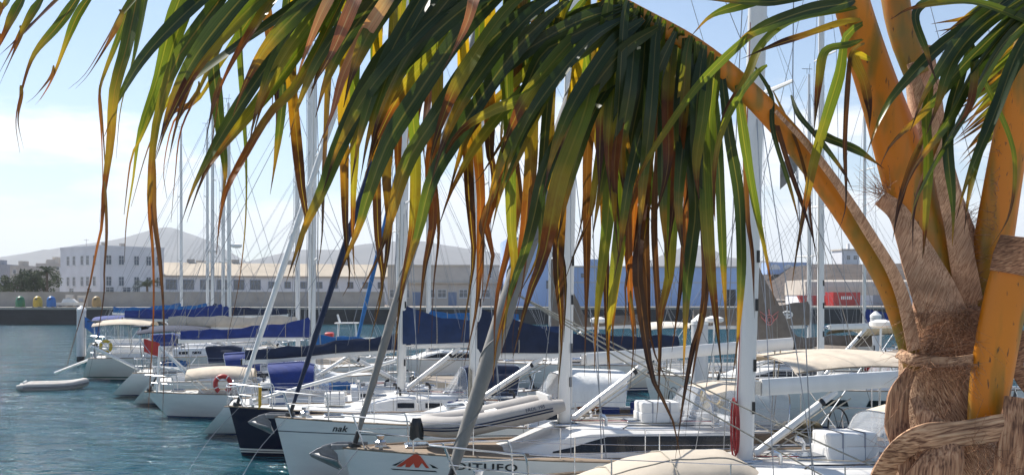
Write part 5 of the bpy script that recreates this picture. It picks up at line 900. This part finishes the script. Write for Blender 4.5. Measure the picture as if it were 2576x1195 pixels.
# --- fronds
fA = [(2300,930,4.30),(2268,800,4.27),(2225,690,4.22),(2130,535,4.15),(2010,372,4.07),(1885,235,4.0),(1760,128,3.95),(1640,55,3.92),(1450,-40,3.88),(1200,-100,3.84),(900,-125,3.80),(600,-105,3.76),(380,-60,3.72),(250,-20,3.70)]
wA = [50,66,66,66,60,54,44,34,26,22,18,14,10,6]
frA = stalk('frond', fA, wA, palm, n=60); tag(frA, 'long arching frond drooping across the picture')
fB = [(2385,760,4.38),(2345,640,4.36),(2290,470,4.33),(2235,300,4.27),(2185,150,4.2),(2140,0,4.12),(2095,-170,4.05),(2020,-420,4.0),(1900,-620,3.95),(1740,-760,3.9)]
frB = stalk('frond', fB, [150,140,132,110,98,88,74,50,28,9], palm, n=52)
fC = [(2310,190,4.45),(2272,90,4.46),(2250,-20,4.5),(2235,-200,4.6),(2200,-420,4.7),(2140,-650,4.8),(2040,-820,4.9)]
frC = stalk('frond', fC, [70,74,70,60,40,24,8], palm)
fD = [(2455,840,4.40),(2475,740,4.38),(2500,600,4.35),(2530,420,4.3),(2568,220,4.22),(2620,20,4.15),(2700,-150,4.05),(2800,-260,3.95),(2990,-340,3.85),(3220,-330,3.75),(3430,-240,3.68)]
frD = stalk('frond', fD, [110,104,98,92,88,80,66,44,30,18,7], palm, n=56)
fE = [(2480,1100,4.22),(2488,1000,4.20),(2502,900,4.18),(2522,790,4.15),(2545,690,4.12),(2556,640,4.11)]
frE = stalk('frond_stub', fE, [96,104,110,112,112,104], palm); tag(frE, 'broken orange leaf stalk stub with dry brown top')
fF = [(2620,-60,3.9),(2760,-140,4.1)]
def stalk_cap(pts, wpx, m_, name): return stalk(name, pts, wpx, palm, m_)
stalk_cap([(2546,690,4.105),(2557,640,4.10),(2565,596,4.09)], [114,116,96], 'fibre_mat_dark', 'dry_stub_end')
# fibrous flanges along the stalks
strap([(2300,880,4.2),(2262,720,4.15),(2170,560,4.07),(2060,400,4.0),(1950,280,3.95)], [34,30,22,16,8], 'fibre_sheath_up', 'stalk_flange', 0.006)
strap([(2440,760,4.3),(2420,640,4.26),(2385,480,4.24),(2345,330,4.2),(2290,160,4.16)], [70,60,52,44,18], 'fibre_sheath_up', 'stalk_flange', 0.006)
strap([(2215,498,4.3),(2262,540,4.28),(2300,620,4.25),(2345,720,4.22),(2380,800,4.22)], [40,56,86,110,120], 'fibre_sheath_up', 'torn_sheath', 0.008)
strap([(2470,900,4.2),(2380,910,4.16),(2300,905,4.17),(2262,890,4.25)], [26,22,30,26], 'dry_strap', 'sheath_band')
strap([(2600,1060,4.1),(2520,1075,4.08),(2420,1090,4.08),(2330,1096,4.08),(2265,1130,4.12),(2225,1185,4.18),(2190,1260,4.22)], [60,64,60,60,56,54,40], 'dry_strap', 'dry_sheath')
strap([(2290,930,4.2),(2262,990,4.18),(2256,1060,4.18),(2268,1120,4.16),(2290,1210,4.15)], [26,50,60,48,40], 'dry_strap_v', 'dry_sheath')
strap([(2300,1000,4.16),(2330,1050,4.12),(2390,1090,4.1)], [20,44,30], 'dry_strap_v', 'dry_sheath')
strap([(2350,1260,4.08),(2372,1190,4.06),(2400,1130,4.08),(2410,1108,4.12)], [150,130,90,60], 'dry_strap_v', 'old_leaf_base', 0.02, 0, 0.5)
strap([(2560,1000,4.1),(2552,1100,4.08),(2540,1250,4.1)], [60,80,90], 'dry_strap_v', 'old_leaf_base', 0.02)
strap([(2600,830,4.3),(2572,860,4.3),(2556,920,4.3),(2590,990,4.3)], [30,40,34,20], 'fibre_mat_dark', 'dry_sheath')
# loose fibre
mb = MB(); fr_ = random.Random(5)
def hairs(x0, y0, x1, y1, d, n, ln, dx, dy, spread):
    for _ in range(n):
        f_ = fr_.random(); a = P(lerp(x0,x1,f_)+fr_.uniform(-4,4), lerp(y0,y1,f_)+fr_.uniform(-4,4), d+fr_.uniform(-0.05,0.05)); l_ = ln*fr_.uniform(0.4,1.2); e = a+Vector(((dx+fr_.gauss(0,spread))*l_, fr_.gauss(0,0.4)*l_, (dy+fr_.gauss(0,spread))*l_)); md = a.lerp(e,0.5)+Vector((fr_.gauss(0,0.12)*l_,0,fr_.gauss(0,0.12)*l_)); mb.tube([a-PB,md-PB,e-PB],[0.0011,0.0009,0.0004],3,False)
hairs(2210,500,2240,470,4.27,70,0.10,-0.7,0.5,0.6); hairs(2425,520,2450,760,4.35,260,0.09,0.6,0.1,0.5); hairs(2300,900,2440,780,4.2,240,0.13,0.3,-0.1,0.8); hairs(2280,1080,2330,1195,4.15,160,0.12,0.1,-0.4,0.8); hairs(2440,1090,2560,1195,4.1,160,0.14,0.1,-0.2,0.8); hairs(2290,915,2460,920,4.15,160,0.12,0.0,-0.5,0.7); hairs(2520,350,2500,600,4.28,80,0.05,-0.7,0.1,0.5); hairs(2300,790,2450,780,4.18,140,0.14,-0.2,-0.5,0.7)
tag(mb.build('loose_fibre','fibre_mat_dark',palm,False,False), kind='stuff')
# --- leaflets of the long frond, read off the photograph: ([(x, y)...], width, kind, nearness)
LF = [
([(60,-10),(0,110),(-30,170)],28,'T',-.1),([(110,-10),(50,90),(-10,200)],25,'T',-.05),([(205,-20),(150,60),(85,140),(52,240),(40,310),(50,385)],24,'T',0),([(165,-20),(70,75),(0,140)],20,'B',.05),([(235,-20),(190,50),(135,190),(105,245),(88,265)],20,'T',.1),([(30,-15),(0,30),(-20,70)],24,'T',0),
([(350,-20),(300,50),(220,180),(172,225)],30,'T',-.2),([(345,-10),(318,120),(288,230),(278,360),(262,480),(256,570),(240,640),(225,720),(168,920)],34,'T',-.1),([(300,90),(265,180),(250,240),(256,350),(258,480),(250,560)],15,'T',.1),([(365,-10),(342,130),(305,270),(292,400)],34,'L',.05),([(480,-15),(440,100),(400,230),(358,340),(330,400),(312,540)],36,'L',-.15),([(455,-10),(430,60),(395,200),(352,330),(335,450),(318,560),(313,660)],32,'L',.1),
([(560,-10),(500,70),(440,160),(398,290),(382,400),(376,520),(385,640),(386,800),(372,1050)],32,'T',-.25),([(600,40),(480,170),(420,260),(370,380),(330,520)],28,'L',.1),([(640,30),(560,150),(500,250),(440,300),(412,420),(420,500)],24,'T',.2),([(600,-10),(560,100),(500,230),(455,330),(440,450),(430,560)],24,'T',0),([(690,-10),(600,130),(555,220),(548,260),(530,380)],36,'T',-.3),([(763,0),(613,105),(460,220),(431,268),(400,380)],34,'G',-.1),
([(763,48),(670,168),(575,311),(507,431),(479,493),(457,560)],36,'G',-.2),([(763,115),(646,268),(551,383),(508,455),(470,560)],34,'L',-.15),([(763,191),(680,287),(613,397),(570,479),(552,560),(545,640)],28,'T',-.05),([(600,60),(612,250),(620,400),(618,560),(600,720),(570,860)],24,'L',.2),([(745,-10),(732,150),(742,300),(760,480),(770,560),(735,700)],28,'Y',.15),([(800,60),(828,100),(822,300),(815,450),(810,600),(795,700)],24,'Y',.1),
([(860,0),(885,60),(868,191),(866,287),(870,570),(880,700),(862,745)],30,'Y',.1),([(897,20),(892,240),(892,383),(887,570),(892,700)],24,'L',.2),([(954,0),(947,240),(950,570),(962,720),(930,860)],24,'Y',.15),([(993,0),(983,239),(978,359),(973,445),(980,570),(965,700),(940,800)],30,'Y',.05),([(1045,20),(1036,239),(1045,383),(1040,570),(1012,720),(990,900)],28,'L',.1),([(1107,-10),(1103,134),(1100,300),(1085,420),(1090,560),(1068,680),(1052,840)],32,'T',.1),
([(1165,20),(1165,168),(1174,335),(1179,479),(1186,570),(1190,660),(1160,860)],28,'Y',.1),([(1232,40),(1232,240),(1232,383),(1241,431),(1235,560)],28,'Y',.15),([(1205,100),(1198,335),(1208,479),(1208,570),(1200,760),(1165,930)],26,'T',.2),([(1275,60),(1275,191),(1280,335),(1285,570),(1292,690),(1250,860),(1240,960)],28,'L',.1),
([(1088,0),(973,134),(935,191),(858,359),(811,479),(768,570),(740,650),(720,710)],40,'G',-.25),([(1240,0),(1160,81),(1050,239),(978,354),(930,480),(900,580),(865,660),(845,720)],40,'G',-.3),([(1400,-10),(1332,24),(1218,120),(1088,306),(1020,420),(985,540),(950,650),(905,735)],38,'G',-.25),([(1430,0),(1332,86),(1241,201),(1122,383),(1080,470),(1056,570),(1030,660),(1000,760)],38,'G',-.2),([(860,-60),(811,30),(770,130),(744,205)],22,'P',-.35),([(910,-30),(893,0),(835,134),(782,225)],32,'P',-.35),([(1000,-40),(973,0),(906,105),(863,191),(835,287),(796,383)],28,'P',-.3),([(1200,-40),(1192,0),(1170,72),(1112,182)],28,'P',-.35),
([(1332,172),(1241,258),(1179,345),(1150,420)],22,'L',.1),([(1300,290),(1265,354),(1208,445),(1189,464)],13,'L',.1),([(1420,150),(1370,240),(1300,383),(1250,479),(1222,570),(1240,640),(1215,760)],32,'T',0),
([(1593,14),(1469,48),(1335,120),(1239,200),(1180,300),(1130,400)],34,'G',-.1),([(1565,0),(1407,57),(1287,144),(1210,250),(1160,380),(1120,520)],34,'G',0),([(1574,24),(1430,96),(1359,144),(1301,287),(1249,431),(1225,540),(1205,640)],36,'G',-.2),([(1593,19),(1478,120),(1407,168),(1335,239),(1239,278),(1150,340),(1090,450)],30,'L',-.25),([(1603,24),(1507,158),(1469,287),(1412,440),(1390,540),(1368,645),(1336,728),(1312,812),(1290,900)],40,'L',-.3),([(1600,40),(1520,160),(1450,280),(1375,420),(1340,560),(1318,640),(1285,730),(1262,860)],36,'G',-.15),([(1640,40),(1574,158),(1500,270),(1450,400),(1420,520),(1400,620)],32,'G',-.1),([(1670,60),(1622,168),(1584,249),(1536,359),(1510,480),(1490,600)],34,'G',-.05),([(1700,80),(1660,168),(1636,259),(1600,380),(1575,500),(1560,620),(1545,700)],32,'G',-.1),
([(1722,96),(1727,239),(1742,383),(1750,520),(1742,600),(1728,720),(1722,860),(1718,960)],34,'G',0),([(1751,105),(1761,239),(1770,383),(1778,560),(1790,700),(1808,858),(1816,935)],32,'L',-.05),([(1785,134),(1799,287),(1809,431),(1815,570),(1822,728),(1832,880)],24,'G',.1),([(1813,158),(1833,335),(1857,479),(1864,600),(1864,700),(1855,858),(1840,960)],26,'G',.05),([(1852,215),(1876,383),(1900,527),(1925,640),(1950,770)],28,'L',0),([(1684,110),(1694,287),(1694,431),(1688,570),(1683,700),(1664,784),(1655,945)],34,'L',.05),([(1660,100),(1650,260),(1636,383),(1617,527),(1604,673),(1612,756),(1625,858),(1645,960),(1690,1050),(1712,1150)],28,'B',.1),([(1640,90),(1630,300),(1622,534),(1626,700),(1638,858),(1685,975)],26,'B',.2),
([(1600,60),(1574,191),(1569,383),(1560,570),(1545,700),(1530,850),(1537,965)],34,'L',.1),([(1560,30),(1545,239),(1536,407),(1530,540),(1512,700),(1500,812),(1495,935)],32,'L',.05),([(1520,20),(1497,77),(1493,239),(1478,383),(1476,527),(1475,728),(1470,945)],26,'B',.15),([(1470,40),(1454,129),(1440,239),(1413,359),(1408,534),(1403,673),(1411,784),(1412,870),(1405,965)],36,'Y',.1),([(1410,40),(1397,86),(1387,191),(1383,335),(1392,431),(1397,570),(1422,700),(1418,860)],32,'Y',.2),([(1355,60),(1349,96),(1340,287),(1335,420),(1317,600),(1297,700),(1268,800),(1262,900)],30,'T',.15),([(1310,60),(1301,153),(1290,270),(1292,420),(1280,600)],28,'B',.2),([(1275,50),(1268,120),(1277,287),(1300,520),(1250,750),(1243,920)],28,'T',.25),
([(1960,70),(1906,81),(1857,115),(1756,215),(1670,335),(1612,431),(1584,527),(1572,620)],22,'L',-.3),([(1930,165),(1906,182),(1861,239),(1823,311),(1799,407),(1795,560)],17,'L',-.3),([(1500,430),(1486,534),(1442,645),(1417,720)],16,'L',-.05),([(1590,300),(1575,534),(1553,700),(1541,830),(1545,885)],26,'L',.15),([(1600,400),(1592,590),(1572,728),(1575,784),(1562,870)],22,'T',.1),([(1580,560),(1586,756),(1594,858),(1584,985)],20,'T',.2),([(1660,300),(1645,534),(1651,700),(1660,858),(1656,1000),(1650,1065)],20,'B',.2),([(1740,250),(1728,534),(1714,700),(1700,812),(1690,885)],26,'T',.1),([(1765,300),(1769,534),(1775,700),(1764,812),(1747,858),(1720,1000),(1698,1160)],20,'B',.1),([(1870,300),(1878,534),(1892,645),(1898,800)],20,'B',.1),([(1520,500),(1525,700),(1527,858),(1532,970)],22,'Y',.2)]
tabA = sorted((q[0],q[1],q[2]) for q in fA)
def rach(x):
    for (a, y0, d0), (b_, y1, d1) in zip(tabA,tabA[1:]):
        if a <= x <= b_: f_ = (x-a)/(b_-a); return lerp(y0,y1,f_), lerp(d0,d1,f_)
    return (tabA[0][1],tabA[0][2]) if x < tabA[0][0] else (tabA[-1][1],tabA[-1][2])
def addA(pts, w_, kd, nr):
    (x0,y0),(x1,y1) = pts[0],pts[1]; full = list(pts)
    sl = (x0-x1)/max(20,(y1-y0)); ry, rd = rach(x0); gx = max(-60,min(160,sl*max(0,y0-ry)))
    ry, rd = rach(x0+gx); 
    if y0-ry > 25 and x0 > 240: full = [(x0+gx,ry-8)]+full
    n = len(full); p3 = []
    for i, (x, y) in enumerate(full):
        f_ = i/(n-1); d = rd+nr*smooth01(f_*2.2)+0.05*math.sin(i*1.9+x0)*(i > 0)-(0.06 if i == 0 and nr < 0.05 else 0); p3.append(P(x,y,d))
    leaflet(p3, w_/F*3.85*1.08, kd, frA, PB, None, 'leaflet', WL if x0 < 700 and kd in 'TL' else WP)
    if kd in 'TB' and (x0 < 720 or lrnd.random() < 0.35):                     # torn strip hanging beside the leaflet
        k = n//2; q = full[k:]; ofs = lrnd.uniform(6,16)*lrnd.choice((-1,1)); cut = lrnd.uniform(0.7,1.15)
        if len(q) > 1:
            pp = [P(q[0][0],q[0][1]-25,rd+nr)]+[P(x+ofs*(0.3+i*0.6), q[0][1]+(y-q[0][1])*cut+6*i, rd+nr-0.01) for i,(x,y) in enumerate(q)]
            leaflet(pp, w_*0.42/F*3.85, 'B', frA, PB, None, 'leaf_shred', WL)
for q in LF: addA(*q)
for k in range(22):                                   # more leaflets filling the frond behind the ones in front
    x = lrnd.uniform(470,1720); ry, rd = rach(x); ln = lrnd.uniform(420,800)*(0.75+0.25*smooth01((x-400)/600)); dx = lrnd.uniform(-110,40); kd = lrnd.choice('GGLLTTYB')
    addA([(x,ry+4),(x-10+dx*0.25,ry+ln*0.3),(x+dx*0.55,ry+ln*0.62),(x+dx*0.7+lrnd.uniform(-20,20),ry+ln*0.85),(x+dx+lrnd.uniform(-25,25),ry+ln)], lrnd.uniform(22,32), kd, lrnd.uniform(.12,.42))
for k in range(20):                                   # leaf bases folded over the rachis near the stalk
    x = 1530+k*14+lrnd.uniform(-6,6); ry, rd = rach(x); ln = lrnd.uniform(380,640)
    addA([(x+6,ry-20),(x-4,ry+30),(x-16,ry+ln*0.35),(x-22+lrnd.uniform(-20,20),ry+ln*0.7),(x-20+lrnd.uniform(-40,40),ry+ln)], lrnd.uniform(26,34), lrnd.choice('GGGLT'), lrnd.uniform(-.12,.0))
for k in range(26):                                   # the near row of dark slanting leaflets, top of the picture
    x = lrnd.uniform(560,1700); ry, rd = rach(x); ln = lrnd.uniform(300,520); sl = lrnd.uniform(0.5,1.0)
    addA([(x,ry+4),(x-ln*sl*0.35,ry+ln*0.18),(x-ln*sl*0.75,ry+ln*0.55),(x-ln*sl*0.95,ry+ln*0.85),(x-ln*sl*1.05,ry+ln*1.1)], lrnd.uniform(28,38), lrnd.choice('GGGL'), lrnd.uniform(-.35,-.1))
def addX(pts, w_, kd, par, d0, d1): leaflet([P(x,y,lerp(d0,d1,i/(len(pts)-1))) for i,(x,y) in enumerate(pts)], w_/F*d0*1.08, kd, par, PB)
for pts, w_, kd in [([(2150,0),(2122,10),(2018,31),(1884,88),(1811,166)],30,'G'),([(2155,20),(2122,26),(1993,52),(1915,114),(1878,197),(1821,290),(1808,380)],22,'L'),([(2165,50),(2122,57),(2029,88),(1951,114),(1863,150)],24,'Y'),([(2170,60),(2127,93),(2112,182),(2081,285),(2044,415),(2008,607),(1990,730)],32,'L'),([(2170,100),(2133,114),(2076,130),(2060,207),(2046,345)],20,'L'),([(2175,110),(2143,130),(2133,207),(2125,363),(2127,519),(2100,600)],13,'B'),([(2190,150),(2148,140),(2174,207),(2187,280),(2187,325)],22,'Y'),([(2120,-60),(2000,-30),(1870,10),(1790,40),(1740,90)],28,'G'),([(2130,-40),(1980,0),(1880,5),(1720,-5)],26,'G'),([(2050,330),(2090,350),(2160,380),(2225,425)],20,'G'),([(1990,240),(2010,290),(2060,350),(2120,430),(2150,490)],12,'G'),([(1935,215),(1950,300),(1985,420),(2020,520),(2060,650)],12,'B'),([(1945,230),(2000,350),(2030,460),(2040,560),(2060,690)],9,'B'),([(1900,170),(1940,240),(1945,330),(1990,480),(2020,600)],11,'G')]:
    addX(pts, w_, kd, frB, 4.08, 3.85)
for pts, w_, kd in [([(2640,-80),(2537,0),(2382,104),(2278,207),(2221,285),(2174,405)],32,'G'),([(2660,-40),(2576,21),(2433,156),(2330,275),(2242,363),(2212,425)],34,'G'),([(2660,-30),(2576,31),(2459,171),(2382,311),(2304,415),(2262,515)],32,'G'),([(2670,0),(2576,62),(2511,130),(2423,290),(2340,430),(2298,519),(2288,590)],34,'G'),([(2680,20),(2576,104),(2501,290),(2433,456),(2406,550)],28,'G'),([(2440,120),(2397,259),(2384,363),(2397,519),(2396,620)],26,'G'),([(2660,90),(2576,50),(2440,5),(2300,20),(2240,50)],26,'L'),([(2380,-20),(2304,31),(2330,130),(2360,220)],20,'G'),([(2345,200),(2330,290),(2335,415),(2325,607),(2320,650)],22,'L'),([(2440,130),(2470,192),(2537,337),(2553,430),(2537,545),(2480,640)],12,'L'),([(2600,-20),(2480,60),(2400,150),(2360,260),(2330,340)],30,'G'),([(2620,-60),(2500,20),(2420,90),(2330,230),(2290,330)],28,'G'),([(2650,60),(2560,160),(2480,330),(2440,480),(2425,590)],24,'G'),([(2420,60),(2450,150),(2440,260),(2400,330)],20,'T'),([(2330,330),(2290,420),(2260,520),(2245,610)],14,'B'),([(2390,270),(2340,400),(2300,520),(2296,640)],14,'B')]:
    addX(pts, w_, kd, frD, 3.95, 3.7)
for k in range(16):                                   # thin yellow leaflets behind, upper right
    y = 40+k*13; addX([(2640,y-10),(2560,y+55),(2480,y+125),(2400+lrnd.uniform(-20,20),y+190+lrnd.uniform(-10,20))], lrnd.uniform(9,15), lrnd.choice('LYL'), frC, 4.9, 5.1)
for k in range(10): addX([(2640,-30-k*6),(2540,lrnd.uniform(-20,30)),(2470,lrnd.uniform(20,90)),(2400-lrnd.uniform(0,60),lrnd.uniform(60,200))], lrnd.uniform(20,28), 'G', frC, 4.6, 4.5)
for k in range(30):                                   # the right frond goes on beyond the picture edge
    f_ = k/29; x = lerp(2800,3430,f_); y = pw([(0,-262),(0.3,-342),(0.67,-332),(1,-240)],f_); dx = lerp(20,130,f_)*lrnd.choice((-1,1,1)); ln = lrnd.uniform(330,560)
    addX([(x,y),(x+dx*0.4,y+ln*0.2),(x+dx*0.9,y+ln*0.6),(x+dx,y+ln)], lrnd.uniform(24,32), lrnd.choice('GGGLT'), frD, lerp(3.95,3.68,f_), lerp(3.95,3.68,f_)+lrnd.uniform(-.3,.3))
